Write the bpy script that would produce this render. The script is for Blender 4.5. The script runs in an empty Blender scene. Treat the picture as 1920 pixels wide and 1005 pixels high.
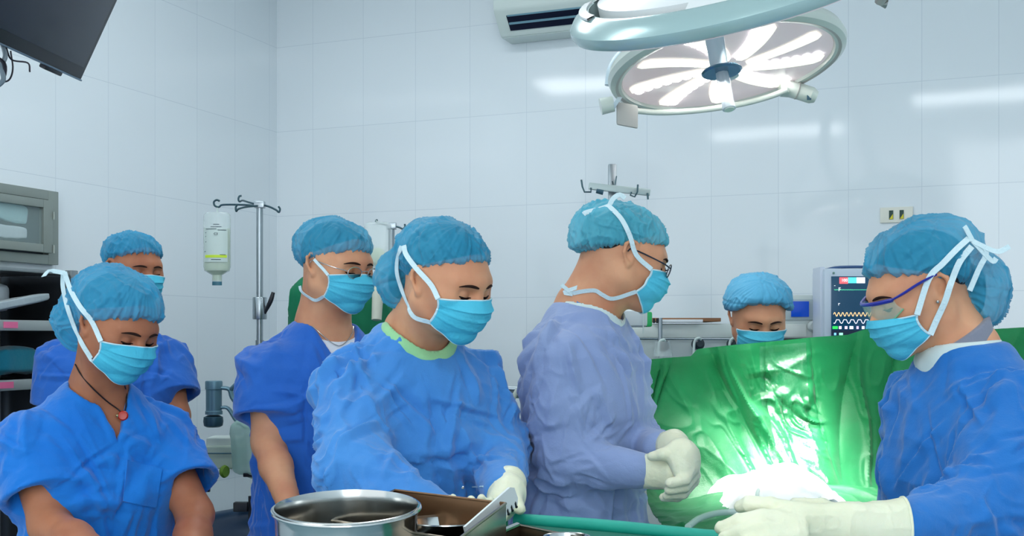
import bpy, bmesh, math, random, time
import numpy as np
from mathutils import Vector, Matrix
from mathutils.bvhtree import BVHTree

T0 = time.time()
SC = bpy.context.scene
COL = SC.collection
random.seed(4)
rng = np.random.default_rng(7)

# ------------------------------------------------------------------ camera, world, exposure
F = 2116.0            # focal length in pixels of the 1920 px frame
H = 1.42              # camera height
HY = 630.0            # horizon row
cam_data = bpy.data.cameras.new('camera')
cam_data.sensor_width = 36.0
cam_data.lens = F / 1920 * 36.0
cam_data.shift_y = (HY - 502.5) / 1920.0
cam_data.clip_start = 0.05
cam = bpy.data.objects.new('camera', cam_data)
COL.objects.link(cam)
cam.location = (0, 0, H)
cam.rotation_euler = (math.pi / 2, 0, 0)
SC.camera = cam

world = bpy.data.worlds.new('world')
SC.world = world
world.use_nodes = True
world.node_tree.nodes['Background'].inputs[0].default_value = (0.86, 0.95, 1.0, 1)
world.node_tree.nodes['Background'].inputs[1].default_value = 1.3

SC.view_settings.view_transform = 'Standard'
SC.view_settings.look = 'None'
SC.view_settings.gamma = 1.0
SC.view_settings.use_curve_mapping = False
SC.view_settings.exposure = 0.25
SC.cycles.use_denoising = True
SC.cycles.max_bounces = 8
SC.cycles.transparent_max_bounces = 12
SC.cycles.sample_clamp_indirect = 4.0
SC.cycles.caustics_reflective = False
SC.cycles.caustics_refractive = False


def area_light(name, loc, target, size, size_y, power, color):
    d = bpy.data.lights.new(name, 'AREA')
    d.shape = 'RECTANGLE'
    d.size = size
    d.size_y = size_y
    d.energy = power
    d.color = color
    o = bpy.data.objects.new(name, d)
    COL.objects.link(o)
    o.location = loc
    v = Vector(target) - Vector(loc)
    o.rotation_euler = v.to_track_quat('-Z', 'Y').to_euler()
    return o


# added soft fill from behind the camera, no real source stands there
area_light('front_fill', (0.6, -2.6, 2.4), (0.0, 3.5, 1.6), 3.6, 2.0, 60, (0.92, 0.97, 1.0))


# ------------------------------------------------------------------ helpers
def P(px, py, D):
    """the point of the room seen in picture column px, row py, at distance D"""
    return np.array([(px - 960.0) / F * D, D, H + (HY - py) / F * D])


def rgb(r, g, b):
    f = lambda c: ((c / 255.0) / 12.92) if c <= 10 else (((c / 255.0) + 0.055) / 1.055) ** 2.4
    return (f(r), f(g), f(b), 1.0)


def norm(v):
    v = np.asarray(v, float)
    return v / (np.linalg.norm(v) + 1e-12)


MATS = {}


def mat(name, col, rough=0.5, metal=0.0, spec=0.5, col2=None, nscale=6.0, ndist=0.0, bump=0.0, bscale=40.0, bump2=0.0,
        b2scale=220.0, emit=0.0, emit_col=None, trans=0.0, sheen=0.0, coat=0.0, sss=0.0, alpha=1.0, transl=0.0,
        stretch=(1, 1, 1), ior=1.45):
    if name in MATS:
        return MATS[name]
    m = bpy.data.materials.new(name)
    m.use_nodes = True
    nt = m.node_tree
    b = nt.nodes['Principled BSDF']
    out = nt.nodes['Material Output']
    b.inputs['Base Color'].default_value = col
    b.inputs['Roughness'].default_value = rough
    b.inputs['Metallic'].default_value = metal
    b.inputs['Specular IOR Level'].default_value = spec
    b.inputs['IOR'].default_value = ior
    b.inputs['Transmission Weight'].default_value = trans
    b.inputs['Sheen Weight'].default_value = sheen
    b.inputs['Coat Weight'].default_value = coat
    b.inputs['Coat Roughness'].default_value = 0.15
    b.inputs['Alpha'].default_value = alpha
    if sss:
        b.inputs['Subsurface Weight'].default_value = sss
        b.inputs['Subsurface Radius'].default_value = (0.012, 0.005, 0.003)
        b.inputs['Subsurface Scale'].default_value = 1.0
    if emit:
        b.inputs['Emission Color'].default_value = emit_col or col
        b.inputs['Emission Strength'].default_value = emit
    tc = nt.nodes.new('ShaderNodeTexCoord')
    mp = nt.nodes.new('ShaderNodeMapping')
    mp.inputs['Scale'].default_value = stretch
    nt.links.new(tc.outputs['Object'], mp.inputs['Vector'])
    if col2 is not None:
        n = nt.nodes.new('ShaderNodeTexNoise')
        n.inputs['Scale'].default_value = nscale
        n.inputs['Detail'].default_value = 4
        n.inputs['Distortion'].default_value = ndist
        r = nt.nodes.new('ShaderNodeValToRGB')
        r.color_ramp.elements[0].position = 0.35
        r.color_ramp.elements[1].position = 0.68
        r.color_ramp.elements[0].color = col
        r.color_ramp.elements[1].color = col2
        nt.links.new(mp.outputs[0], n.inputs['Vector'])
        nt.links.new(n.outputs['Fac'], r.inputs['Fac'])
        nt.links.new(r.outputs['Color'], b.inputs['Base Color'])
    last = None
    for s, sc_, det in ((bump, bscale, 3), (bump2, b2scale, 1)):
        if s:
            n = nt.nodes.new('ShaderNodeTexNoise')
            n.inputs['Scale'].default_value = sc_
            n.inputs['Detail'].default_value = det
            nt.links.new(mp.outputs[0], n.inputs['Vector'])
            bp = nt.nodes.new('ShaderNodeBump')
            bp.inputs['Strength'].default_value = s
            bp.inputs['Distance'].default_value = 0.01
            nt.links.new(n.outputs['Fac'], bp.inputs['Height'])
            if last:
                nt.links.new(last.outputs[0], bp.inputs['Normal'])
            last = bp
    if last:
        nt.links.new(last.outputs[0], b.inputs['Normal'])
    if transl:
        tr = nt.nodes.new('ShaderNodeBsdfTranslucent')
        tr.inputs['Color'].default_value = col
        mx = nt.nodes.new('ShaderNodeMixShader')
        mx.inputs[0].default_value = transl
        nt.links.new(b.outputs[0], mx.inputs[1])
        nt.links.new(tr.outputs[0], mx.inputs[2])
        nt.links.new(mx.outputs[0], out.inputs['Surface'])
    MATS[name] = m
    return m


def link_mesh(name, me, material, parent=None, smooth=True, angle=None):
    if material is not None:
        me.materials.append(material)
    if smooth:
        me.polygons.foreach_set('use_smooth', [True] * len(me.polygons))
        if angle is not None:
            try:
                me.set_sharp_from_angle(angle=math.radians(angle))
            except Exception:
                pass
    o = bpy.data.objects.new(name, me)
    COL.objects.link(o)
    if parent is not None:
        o.parent = parent
        pl = WORLD[parent.name] if parent.name in WORLD else Vector((0, 0, 0))
        o.location = -pl
        WORLD[o.name] = Vector((0, 0, 0))
    return o


WORLD = {}   # base point of every empty (their rotation stays zero)


def thing(name, label, cat, loc, group=None):
    o = bpy.data.objects.new(name, None)
    COL.objects.link(o)
    o.empty_display_size = 0.1
    loc = Vector([float(c) for c in loc])
    o.location = loc
    WORLD[o.name] = loc
    o['label'] = label
    o['category'] = cat
    if group:
        o['group'] = group
    return o


def tag(o, label, cat, group=None):
    o['label'] = label
    o['category'] = cat
    if group:
        o['group'] = group
    return o


def struct(o):
    o['kind'] = 'structure'
    return o


def raw_mesh(name, v, f):
    me = bpy.data.meshes.new(name)
    me.from_pydata([tuple(map(float, p)) for p in v], [], f)
    me.update()
    return me


def bm_obj(name, bm, material, parent=None, smooth=True, angle=35, recalc=True):
    if recalc:
        bmesh.ops.recalc_face_normals(bm, faces=bm.faces)
    me = bpy.data.meshes.new(name)
    bm.to_mesh(me)
    bm.free()
    return link_mesh(name, me, material, parent, smooth, angle)


def frame(ax, ay, az, o=(0, 0, 0)):
    m = Matrix.Identity(4)
    for i, a in enumerate((ax, ay, az)):
        for j in range(3):
            m[j][i] = float(a[j])
    for j in range(3):
        m[j][3] = float(o[j])
    return m


def axis_frame(o, z, xhint=(1, 0, 0)):
    z = norm(z)
    x = np.asarray(xhint, float)
    x = x - z * np.dot(x, z)
    if np.linalg.norm(x) < 1e-4:
        x = np.array([0, 1, 0.]) - z * z[1]
    x = norm(x)
    return frame(x, np.cross(z, x), z, o)


def add_box(bm, size, M=None, c=(0, 0, 0), bevel=0.0, seg=2):
    r = bmesh.ops.create_cube(bm, size=1.0)
    vs = r['verts']
    for v in vs:
        v.co = Vector((v.co.x * size[0] + c[0], v.co.y * size[1] + c[1], v.co.z * size[2] + c[2]))
    if bevel:
        es = list({e for v in vs for e in v.link_edges})
        rr = bmesh.ops.bevel(bm, geom=es, offset=bevel, segments=seg, affect='EDGES', profile=0.6)
        vs = list({v for f in rr['faces'] for v in f.verts} | {v for v in vs if v.is_valid})
        vs = list({v for v in vs} | {w for v in vs for e in v.link_edges for w in e.verts})
    if M is not None:
        for v in vs:
            v.co = M @ v.co
    return vs


def add_lathe(bm, prof, M=None, n=32, close=False, sx=1.0, sy=1.0, a0=0.0, a1=2 * math.pi):
    rings = []
    full = abs(a1 - a0 - 2 * math.pi) < 1e-6
    m = n if full else n + 1
    for r, z in prof:
        ring = []
        if r < 1e-6:
            co = Vector((0, 0, z))
            v = bm.verts.new(M @ co if M else co)
            ring = [v] * m
        else:
            for i in range(m):
                a = a0 + (a1 - a0) * i / n
                co = Vector((r * sx * math.cos(a), r * sy * math.sin(a), z))
                ring.append(bm.verts.new(M @ co if M else co))
        rings.append(ring)
    if close:
        rings.append(rings[0])
    for k in range(len(rings) - 1):
        A, B = rings[k], rings[k + 1]
        for i in range(n):
            j = (i + 1) % m
            q = [A[i], A[j], B[j], B[i]]
            q2 = []
            for v in q:
                if v not in q2:
                    q2.append(v)
            if len(q2) >= 3:
                try:
                    bm.faces.new(q2)
                except ValueError:
                    pass


def catmull(pts, n=8):
    p = [np.asarray(a, float) for a in pts]
    p = [2 * p[0] - p[1]] + p + [2 * p[-1] - p[-2]]
    out = []
    for i in range(1, len(p) - 2):
        for k in range(n):
            t = k / n
            a, b, c, d = p[i - 1], p[i], p[i + 1], p[i + 2]
            out.append(0.5 * ((2 * b) + (-a + c) * t + (2 * a - 5 * b + 4 * c - d) * t * t + (-a + 3 * b - 3 * c + d) * t ** 3))
    out.append(p[-2])
    return out


def add_tube(bm, pts, r, n=10, smooth=0, cap=True, flat=1.0, up=None):
    if smooth:
        if not np.isscalar(r):
            rr = catmull([[x, 0, 0] for x in r], smooth)
            r = [max(1e-4, q[0]) for q in rr]
        pts = catmull(pts, smooth)
    pts = [np.asarray(p, float) for p in pts]
    m = len(pts)
    if np.isscalar(r):
        r = [r] * m
    tang = [norm(pts[min(i + 1, m - 1)] - pts[max(i - 1, 0)]) for i in range(m)]
    x = np.cross(tang[0], up if up is not None else ((0, 0, 1) if abs(tang[0][2]) < 0.9 else (1, 0, 0)))
    x = norm(x)
    rings = []
    for i in range(m):
        t = tang[i]
        x = norm(x - t * np.dot(x, t))
        y = np.cross(t, x)
        rings.append([bm.verts.new(Vector(pts[i] + r[i] * (math.cos(a) * x + flat * math.sin(a) * y)))
                      for a in [2 * math.pi * k / n for k in range(n)]])
    for i in range(m - 1):
        for k in range(n):
            j = (k + 1) % n
            bm.faces.new([rings[i][k], rings[i][j], rings[i + 1][j], rings[i + 1][k]])
    if cap:
        bm.faces.new(rings[0][::-1])
        bm.faces.new(rings[-1])


def tube_obj(name, pts, r, material, parent=None, n=10, smooth=0, flat=1.0, up=None):
    bm = bmesh.new()
    add_tube(bm, pts, r, n, smooth, True, flat, up)
    return bm_obj(name, bm, material, parent)


def box_obj(name, size, M, material, parent=None, c=(0, 0, 0), bevel=0.002, seg=2):
    bm = bmesh.new()
    add_box(bm, size, M, c, bevel, seg)
    return bm_obj(name, bm, material, parent)


def lathe_obj(name, prof, M, material, parent=None, n=32, close=False, **k):
    bm = bmesh.new()
    add_lathe(bm, prof, M, n, close, **k)
    return bm_obj(name, bm, material, parent)


def grid_mesh(name, pts, nu, nv, material, parent=None, closed_u=False, thick=0.0):
    """pts: (nu*nv,3) with v fastest"""
    f = []
    iu = nu if closed_u else nu - 1
    for i in range(iu):
        for j in range(nv - 1):
            a = i * nv + j
            b = ((i + 1) % nu) * nv + j
            f.append((a, b, b + 1, a + 1))
    me = raw_mesh(name, pts, f)
    o = link_mesh(name, me, material, parent)
    if thick:
        s = o.modifiers.new('thickness', 'SOLIDIFY')
        s.thickness = thick
        s.offset = 0
    return o


def sheet_solid(name, pts, nu, nv, material, parent=None, thick=0.002):
    """a thin closed sheet, thickness baked in"""
    pts = np.asarray(pts, float).reshape(nu, nv, 3)
    du = np.gradient(pts, axis=0)
    dv = np.gradient(pts, axis=1)
    nn = np.cross(du, dv)
    nn /= (np.linalg.norm(nn, axis=2, keepdims=True) + 1e-12)
    A = (pts + nn * thick / 2).reshape(-1, 3)
    B = (pts - nn * thick / 2).reshape(-1, 3)
    f = []
    n = nu * nv
    for i in range(nu - 1):
        for j in range(nv - 1):
            a = i * nv + j
            b = a + nv
            f.append((a, b, b + 1, a + 1))
            f.append((n + a, n + a + 1, n + b + 1, n + b))
    for i in range(nu - 1):
        for j in (0, nv - 1):
            a = i * nv + j
            b = a + nv
            f.append((a, b, n + b, n + a) if j else (a, n + a, n + b, b))
    for j in range(nv - 1):
        for i in (0, nu - 1):
            a = i * nv + j
            f.append((a, a + 1, n + a + 1, n + a) if i == 0 else (a, n + a, n + a + 1, a + 1))
    bm = bmesh.new()
    vs = [bm.verts.new(Vector(p)) for p in np.vstack([A, B])]
    for q in f:
        bm.faces.new([vs[k] for k in q])
    return bm_obj(name, bm, material, parent, angle=60)


# ------------------------------------------------------------------ noise
def _hash(ix, iy, iz, seed):
    h = (ix.astype(np.int64) * 374761393 + iy.astype(np.int64) * 668265263 + iz.astype(np.int64) * 2147483647 + seed * 1274126177) & 0xffffffff
    h = ((h ^ (h >> 13)) * 1274126177) & 0xffffffff
    h = h ^ (h >> 16)
    return (h & 0xffff) / 32767.5 - 1.0


def vnoise(x, y, z, seed=0):
    x, y, z = np.broadcast_arrays(np.asarray(x, float), np.asarray(y, float), np.asarray(z, float))
    ix, iy, iz = np.floor(x), np.floor(y), np.floor(z)
    fx, fy, fz = x - ix, y - iy, z - iz
    u = fx * fx * fx * (fx * (fx * 6 - 15) + 10)
    v = fy * fy * fy * (fy * (fy * 6 - 15) + 10)
    w = fz * fz * fz * (fz * (fz * 6 - 15) + 10)
    r = 0
    for a in (0, 1):
        for b in (0, 1):
            for c in (0, 1):
                g = _hash(ix + a, iy + b, iz + c, seed)
                r = r + g * (u if a else 1 - u) * (v if b else 1 - v) * (w if c else 1 - w)
    return r * 1.3


def ridge(x, y, z, seed=0, sharp=1.0):
    n = np.abs(vnoise(x, y, z, seed))
    return (1 - np.clip(n * 1.6, 0, 1)) ** sharp - 0.45


# ------------------------------------------------------------------ signed distance modelling
def smin(a, b, k):
    if k <= 0:
        return np.minimum(a, b)
    h = np.maximum(k - np.abs(a - b), 0) / k
    return np.minimum(a, b) - h * h * k * 0.25


def smax(a, b, k):
    return -smin(-a, -b, k)


def axis_steps(lo, hi, flo, fhi, df, dc):
    flo, fhi = max(lo, flo), min(hi, fhi)
    a = [flo]
    while a[-1] < fhi:
        a.append(a[-1] + df)
    s = df
    while a[-1] < hi:
        s = min(dc, s * 1.15)
        a.append(a[-1] + s)
    b = [flo]
    s = df
    while b[-1] > lo:
        s = min(dc, s * 1.15)
        b.append(b[-1] - s)
    return np.array(b[::-1][:-1] + a)


class Field:
    def __init__(s, xs, ys, zs):
        s.xs, s.ys, s.zs = [np.asarray(q, np.float64) for q in (xs, ys, zs)]
        s.v = np.full((len(xs), len(ys), len(zs)), 0.4, np.float32)

    def sub(s, lo, hi):
        sl = []
        for q, a, b in zip((s.xs, s.ys, s.zs), lo, hi):
            i = max(0, np.searchsorted(q, a) - 1)
            j = min(len(q), np.searchsorted(q, b) + 1)
            sl.append(slice(i, j))
        return tuple(sl)

    def op(s, fn, lo, hi, k=0.0, mode='u'):
        sl = s.sub(lo, hi)
        if any(q.stop <= q.start for q in sl):
            return
        X = s.xs[sl[0]][:, None, None]
        Y = s.ys[sl[1]][None, :, None]
        Z = s.zs[sl[2]][None, None, :]
        d = fn(X, Y, Z).astype(np.float32)
        o = s.v[sl]
        if mode == 'u':
            s.v[sl] = smin(o, d, k)
        elif mode == 'd':
            s.v[sl] = smax(o, -d, k)
        else:
            s.v[sl] = smax(o, d, k)

    def cone(s, a, b, ra, rb, k=0.0, mode='u', fl=None, flat=1.0):
        """rounded cone from a to b; optionally squashed along direction fl"""
        a, b = np.asarray(a, float), np.asarray(b, float)
        m = max(ra, rb) + k + 0.03
        ab = b - a
        L2 = np.dot(ab, ab) + 1e-12

        def fn(X, Y, Z):
            px, py, pz = X - a[0], Y - a[1], Z - a[2]
            t = np.clip((px * ab[0] + py * ab[1] + pz * ab[2]) / L2, 0, 1)
            qx, qy, qz = px - t * ab[0], py - t * ab[1], pz - t * ab[2]
            d2 = qx * qx + qy * qy + qz * qz
            if fl is not None:
                w = qx * fl[0] + qy * fl[1] + qz * fl[2]
                d2 = d2 + w * w * (1 / flat ** 2 - 1)
            return np.sqrt(d2) - (ra + (rb - ra) * t)
        s.op(fn, np.minimum(a, b) - m, np.maximum(a, b) + m, k, mode)

    def ell(s, c, r, R=None, k=0.0, mode='u'):
        """ellipsoid, R rows = local axes in room space"""
        c = np.asarray(c, float)
        R = np.eye(3) if R is None else R
        m = max(r) + k + 0.03

        def fn(X, Y, Z):
            px, py, pz = X - c[0], Y - c[1], Z - c[2]
            q = [px * R[i][0] + py * R[i][1] + pz * R[i][2] for i in range(3)]
            k0 = np.sqrt((q[0] / r[0]) ** 2 + (q[1] / r[1]) ** 2 + (q[2] / r[2]) ** 2)
            k1 = np.sqrt((q[0] / r[0] ** 2) ** 2 + (q[1] / r[1] ** 2) ** 2 + (q[2] / r[2] ** 2) ** 2) + 1e-9
            return k0 * (k0 - 1) / k1
        s.op(fn, c - m, c + m, k, mode)

    def mesh(s, relax=1):
        v = s.v
        nx, ny, nz = v.shape
        ins = v < 0
        c = ins[:-1, :-1, :-1]
        anyc = c.copy()
        allc = c.copy()
        for i in (0, 1):
            for j in (0, 1):
                for k in (0, 1):
                    q = ins[i:nx - 1 + i, j:ny - 1 + j, k:nz - 1 + k]
                    anyc |= q
                    allc &= q
        act = anyc & ~allc
        I, J, K = np.nonzero(act)
        n = len(I)
        idx = np.full(act.shape, -1, np.int32)
        idx[I, J, K] = np.arange(n)
        cv = {}
        for a in (0, 1):
            for b in (0, 1):
                for d in (0, 1):
                    cv[a, b, d] = v[I + a, J + b, K + d].astype(np.float64)
        px = np.zeros((n, 3))
        cnt = np.zeros(n)
        X0, X1 = s.xs[I], s.xs[I + 1]
        Y0, Y1 = s.ys[J], s.ys[J + 1]
        Z0, Z1 = s.zs[K], s.zs[K + 1]
        for ax in range(3):
            for a in (0, 1):
                for b in (0, 1):
                    if ax == 0:
                        c0, c1 = (0, a, b), (1, a, b)
                    elif ax == 1:
                        c0, c1 = (a, 0, b), (a, 1, b)
                    else:
                        c0, c1 = (a, b, 0), (a, b, 1)
                    v0, v1 = cv[c0], cv[c1]
                    m = (v0 < 0) != (v1 < 0)
                    t = np.where(m, v0 / np.where(m, v0 - v1, 1), 0)
                    pc = []
                    for q, (A, B) in enumerate(((X0, X1), (Y0, Y1), (Z0, Z1))):
                        if q == ax:
                            pc.append(A + (B - A) * t)
                        else:
                            pc.append(B if c0[q] else A)
                    px += np.stack(pc, 1) * m[:, None]
                    cnt += m
        px /= cnt[:, None]
        quads = []
        for ax in range(3):
            if ax == 0:
                s0, s1 = ins[:-1, 1:-1, 1:-1], ins[1:, 1:-1, 1:-1]
                off = lambda i, j, k: [(i, j, k), (i, j + 1, k), (i, j + 1, k + 1), (i, j, k + 1)]
            elif ax == 1:
                s0, s1 = ins[1:-1, :-1, 1:-1], ins[1:-1, 1:, 1:-1]
                off = lambda i, j, k: [(i, j, k), (i, j, k + 1), (i + 1, j, k + 1), (i + 1, j, k)]
            else:
                s0, s1 = ins[1:-1, 1:-1, :-1], ins[1:-1, 1:-1, 1:]
                off = lambda i, j, k: [(i, j, k), (i + 1, j, k), (i + 1, j + 1, k), (i, j + 1, k)]
            i, j, k = np.nonzero(s0 != s1)
            q = np.stack([idx[a] for a in off(i, j, k)], 1)
            flip = ~s0[i, j, k]
            q[flip] = q[flip][:, ::-1]
            quads.append(q)
        quads = np.vstack(quads)
        quads = quads[(quads >= 0).all(1)]
        for _ in range(relax):
            px = lap(px, quads, 0.5)
        return px, quads


def lap(px, quads, w):
    n = len(px)
    acc = np.zeros((n, 3))
    cnt = np.zeros(n)
    for a, b in ((0, 1), (1, 2), (2, 3), (3, 0)):
        A, B = quads[:, a], quads[:, b]
        for c in range(3):
            acc[:, c] += np.bincount(A, px[B, c], n) + np.bincount(B, px[A, c], n)
        cnt += np.bincount(A, minlength=n) + np.bincount(B, minlength=n)
    cnt[cnt == 0] = 1
    return px * (1 - w) + acc / cnt[:, None] * w


def vnormals(px, quads):
    a = px[quads[:, 2]] - px[quads[:, 0]]
    b = px[quads[:, 3]] - px[quads[:, 1]]
    fn = np.cross(a, b)
    n = len(px)
    out = np.zeros((n, 3))
    for k in range(4):
        for c in range(3):
            out[:, c] += np.bincount(quads[:, k], fn[:, c], n)
    return out / (np.linalg.norm(out, axis=1, keepdims=True) + 1e-12)


def np_mesh(name, v, q, material, parent=None):
    me = bpy.data.meshes.new(name)
    me.vertices.add(len(v))
    me.vertices.foreach_set('co', v.astype(np.float32).ravel())
    me.loops.add(q.size)
    me.loops.foreach_set('vertex_index', q.astype(np.int32).ravel())
    me.polygons.add(len(q))
    me.polygons.foreach_set('loop_start', np.arange(0, q.size, 4, dtype=np.int32))
    me.update(calc_edges=True)
    me.validate()
    return link_mesh(name, me, material, parent)


def bvh_of(v, q):
    return BVHTree.FromPolygons([Vector(p) for p in v], [list(map(int, f)) for f in q])

# ------------------------------------------------------------------ people
SKIN = mat('skin_light', rgb(214, 158, 122), 0.5, spec=0.35, col2=rgb(196, 132, 100), nscale=9, sss=0.25, bump=0.05, bscale=90)
SKIN_TAN = mat('skin_tan', rgb(178, 116, 84), 0.5, spec=0.35, col2=rgb(156, 94, 68), nscale=9, sss=0.25, bump=0.05, bscale=90)
HAIR = mat('hair_black', rgb(24, 18, 18), 0.45, spec=0.4, bump=0.5, bscale=160, stretch=(1, 1, 0.15))
BROW = mat('brow_dark', rgb(46, 30, 26), 0.8, spec=0.1)
LASH = mat('lash_dark', rgb(30, 18, 18), 0.6, spec=0.1)
EYEW = mat('eye_white', rgb(205, 200, 196), 0.15)
IRIS = mat('iris_dark', rgb(20, 12, 10), 0.1)
LIPS = mat('lips', rgb(170, 92, 84), 0.4)
GLOVE = mat('latex_glove', rgb(232, 232, 206), 0.42, spec=0.4, col2=rgb(222, 222, 192), nscale=12, sss=0.12, bump=0.25, bscale=60)
TIE = mat('tie_tape', rgb(205, 226, 232), 0.75, spec=0.2, bump=0.3, bscale=200)
BLACKCORD = mat('black_cord', rgb(22, 14, 20), 0.6)
GOLD = mat('pale_gold', rgb(205, 190, 140), 0.25, metal=0.9)
SILVER = mat('silver', rgb(190, 190, 188), 0.25, metal=0.9)
REDBEAD = mat('red_stone', rgb(176, 34, 20), 0.25)
LENS = mat('lens_glass', (1, 1, 1, 1), 0.02, trans=1.0, ior=1.03)
BLKFRAME = mat('dark_frame', rgb(24, 34, 50), 0.3)


def cloth(name, c1, c2, rough=0.78, transl=0.0, alpha=1.0, b=0.35):
    return mat(name, c1, rough, spec=0.25, col2=c2, nscale=5, sheen=0.25, bump=b, bscale=26, bump2=0.12, b2scale=500,
               transl=transl, alpha=alpha)


SCRUB_BRIGHT = cloth('scrub_azure', rgb(14, 108, 198), rgb(22, 120, 208))
SCRUB_ROYAL = cloth('scrub_royal', rgb(32, 94, 186), rgb(40, 104, 194))
GOWN_BLUE = cloth('gown_sky', rgb(60, 128, 200), rgb(70, 138, 206))
GOWN_LAV = cloth('gown_lavender', rgb(132, 150, 192), rgb(140, 158, 198))
GOWN_DEEP = cloth('gown_deep_blue', rgb(26, 104, 180), rgb(38, 116, 192))
CAPM = {
    'azure': cloth('cap_azure', rgb(48, 160, 208), rgb(66, 172, 216), 0.6, 0.12, 0.66),
    'teal': cloth('cap_teal', rgb(44, 158, 200), rgb(70, 176, 214), 0.6, 0.12, 0.64),
    'pale': cloth('cap_pale', rgb(86, 178, 220), rgb(108, 190, 228), 0.6, 0.12, 0.95),
    'sheer': cloth('cap_sheer', rgb(70, 186, 214), rgb(110, 204, 226), 0.5, 0.15, 0.68),
}
MASKM = mat('mask_cyan', rgb(78, 192, 222), 0.7, spec=0.2, col2=rgb(92, 200, 228), nscale=8, bump=0.2, bscale=120, transl=0.08)
MASKE = mat('mask_edge', rgb(196, 226, 236), 0.7, spec=0.2)
COLLAR_G = cloth('collar_green', rgb(140, 200, 150), rgb(156, 208, 150))
COLLAR_W = cloth('collar_white', rgb(200, 214, 214), rgb(210, 222, 218))
COLLAR_GREY = cloth('collar_grey', rgb(120, 124, 140), rgb(130, 132, 146))
TSHIRT = cloth('tshirt_white', rgb(220, 224, 232), rgb(228, 230, 236))
TROUSER = cloth('trouser_blue', rgb(40, 104, 196), rgb(48, 110, 200))
SHOE = mat('shoe_white', rgb(210, 214, 214), 0.5)


def basis(yaw, pitch=0.0, roll=0.0):
    y, p, r = map(math.radians, (yaw, pitch, roll))
    f0 = np.array([math.sin(y), -math.cos(y), 0.0])
    l = np.array([math.cos(y), math.sin(y), 0.0])
    u0 = np.array([0, 0, 1.0])
    f = math.cos(p) * f0 - math.sin(p) * u0
    u = math.cos(p) * u0 + math.sin(p) * f0
    l2 = math.cos(r) * l + math.sin(r) * u
    u2 = math.cos(r) * u - math.sin(r) * l
    return np.array([l2, f, u2])


class Fr:
    """a local frame: rows of R are the local axes (left, front, up)"""
    def __init__(s, c, R):
        s.c, s.R = np.asarray(c, float), R

    def w(s, x, y=None, z=None):
        if y is None:
            return s.c + np.asarray(x, float) @ s.R
        return s.c + x * s.R[0] + y * s.R[1] + z * s.R[2]

    def loc(s, X, Y, Z):
        px, py, pz = X - s.c[0], Y - s.c[1], Z - s.c[2]
        return [px * s.R[i][0] + py * s.R[i][1] + pz * s.R[i][2] for i in range(3)]


LEV_F = [(0.06, .046, .050, 0), (0.02, .060, .056, 0), (-.02, .098, .068, 0), (-.05, .150, .082, 0), (-.09, .172, .096, .005),
         (-.15, .168, .108, .014), (-.22, .158, .122, .024), (-.30, .146, .112, .016), (-.38, .138, .102, .008),
         (-.48, .156, .108, .004), (-.58, .172, .116, -.004), (-.70, .165, .110, -.008)]
LEV_M = [(0.06, .054, .056, 0), (0.02, .068, .062, 0), (-.02, .110, .074, 0), (-.05, .165, .088, 0), (-.09, .192, .102, .005),
         (-.15, .190, .116, .010), (-.22, .178, .122, .014), (-.30, .166, .116, .010), (-.38, .158, .110, .006),
         (-.48, .160, .110, .004), (-.58, .170, .114, 0), (-.70, .165, .110, -.004)]


def torso_fn(T, lev, inflate=0.0, infl_low=None, zbot=-.7, ztop=0.05):
    z = np.array([q[0] for q in lev])[::-1]
    a = np.array([q[1] for q in lev])[::-1]
    b = np.array([q[2] for q in lev])[::-1]
    c = np.array([q[3] for q in lev])[::-1]
    if infl_low is None:
        infl_low = inflate

    def fn(X, Y, Z):
        x, y, zz = T.loc(X, Y, Z)
        w = np.clip((-.22 - zz) / .4, 0, 1)
        inf = inflate + (infl_low - inflate) * w
        A = np.interp(zz, z, a) + inf
        B = np.interp(zz, z, b) + inf
        C = np.interp(zz, z, c)
        q = (np.abs(x / A) ** 2.3 + np.abs((y - C) / B) ** 2.3) ** (1 / 2.3)
        d = (q - 1) * np.minimum(A, B)
        return smax(smax(d, zz - ztop, 0.02), zbot - zz, 0.01)
    return fn


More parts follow.
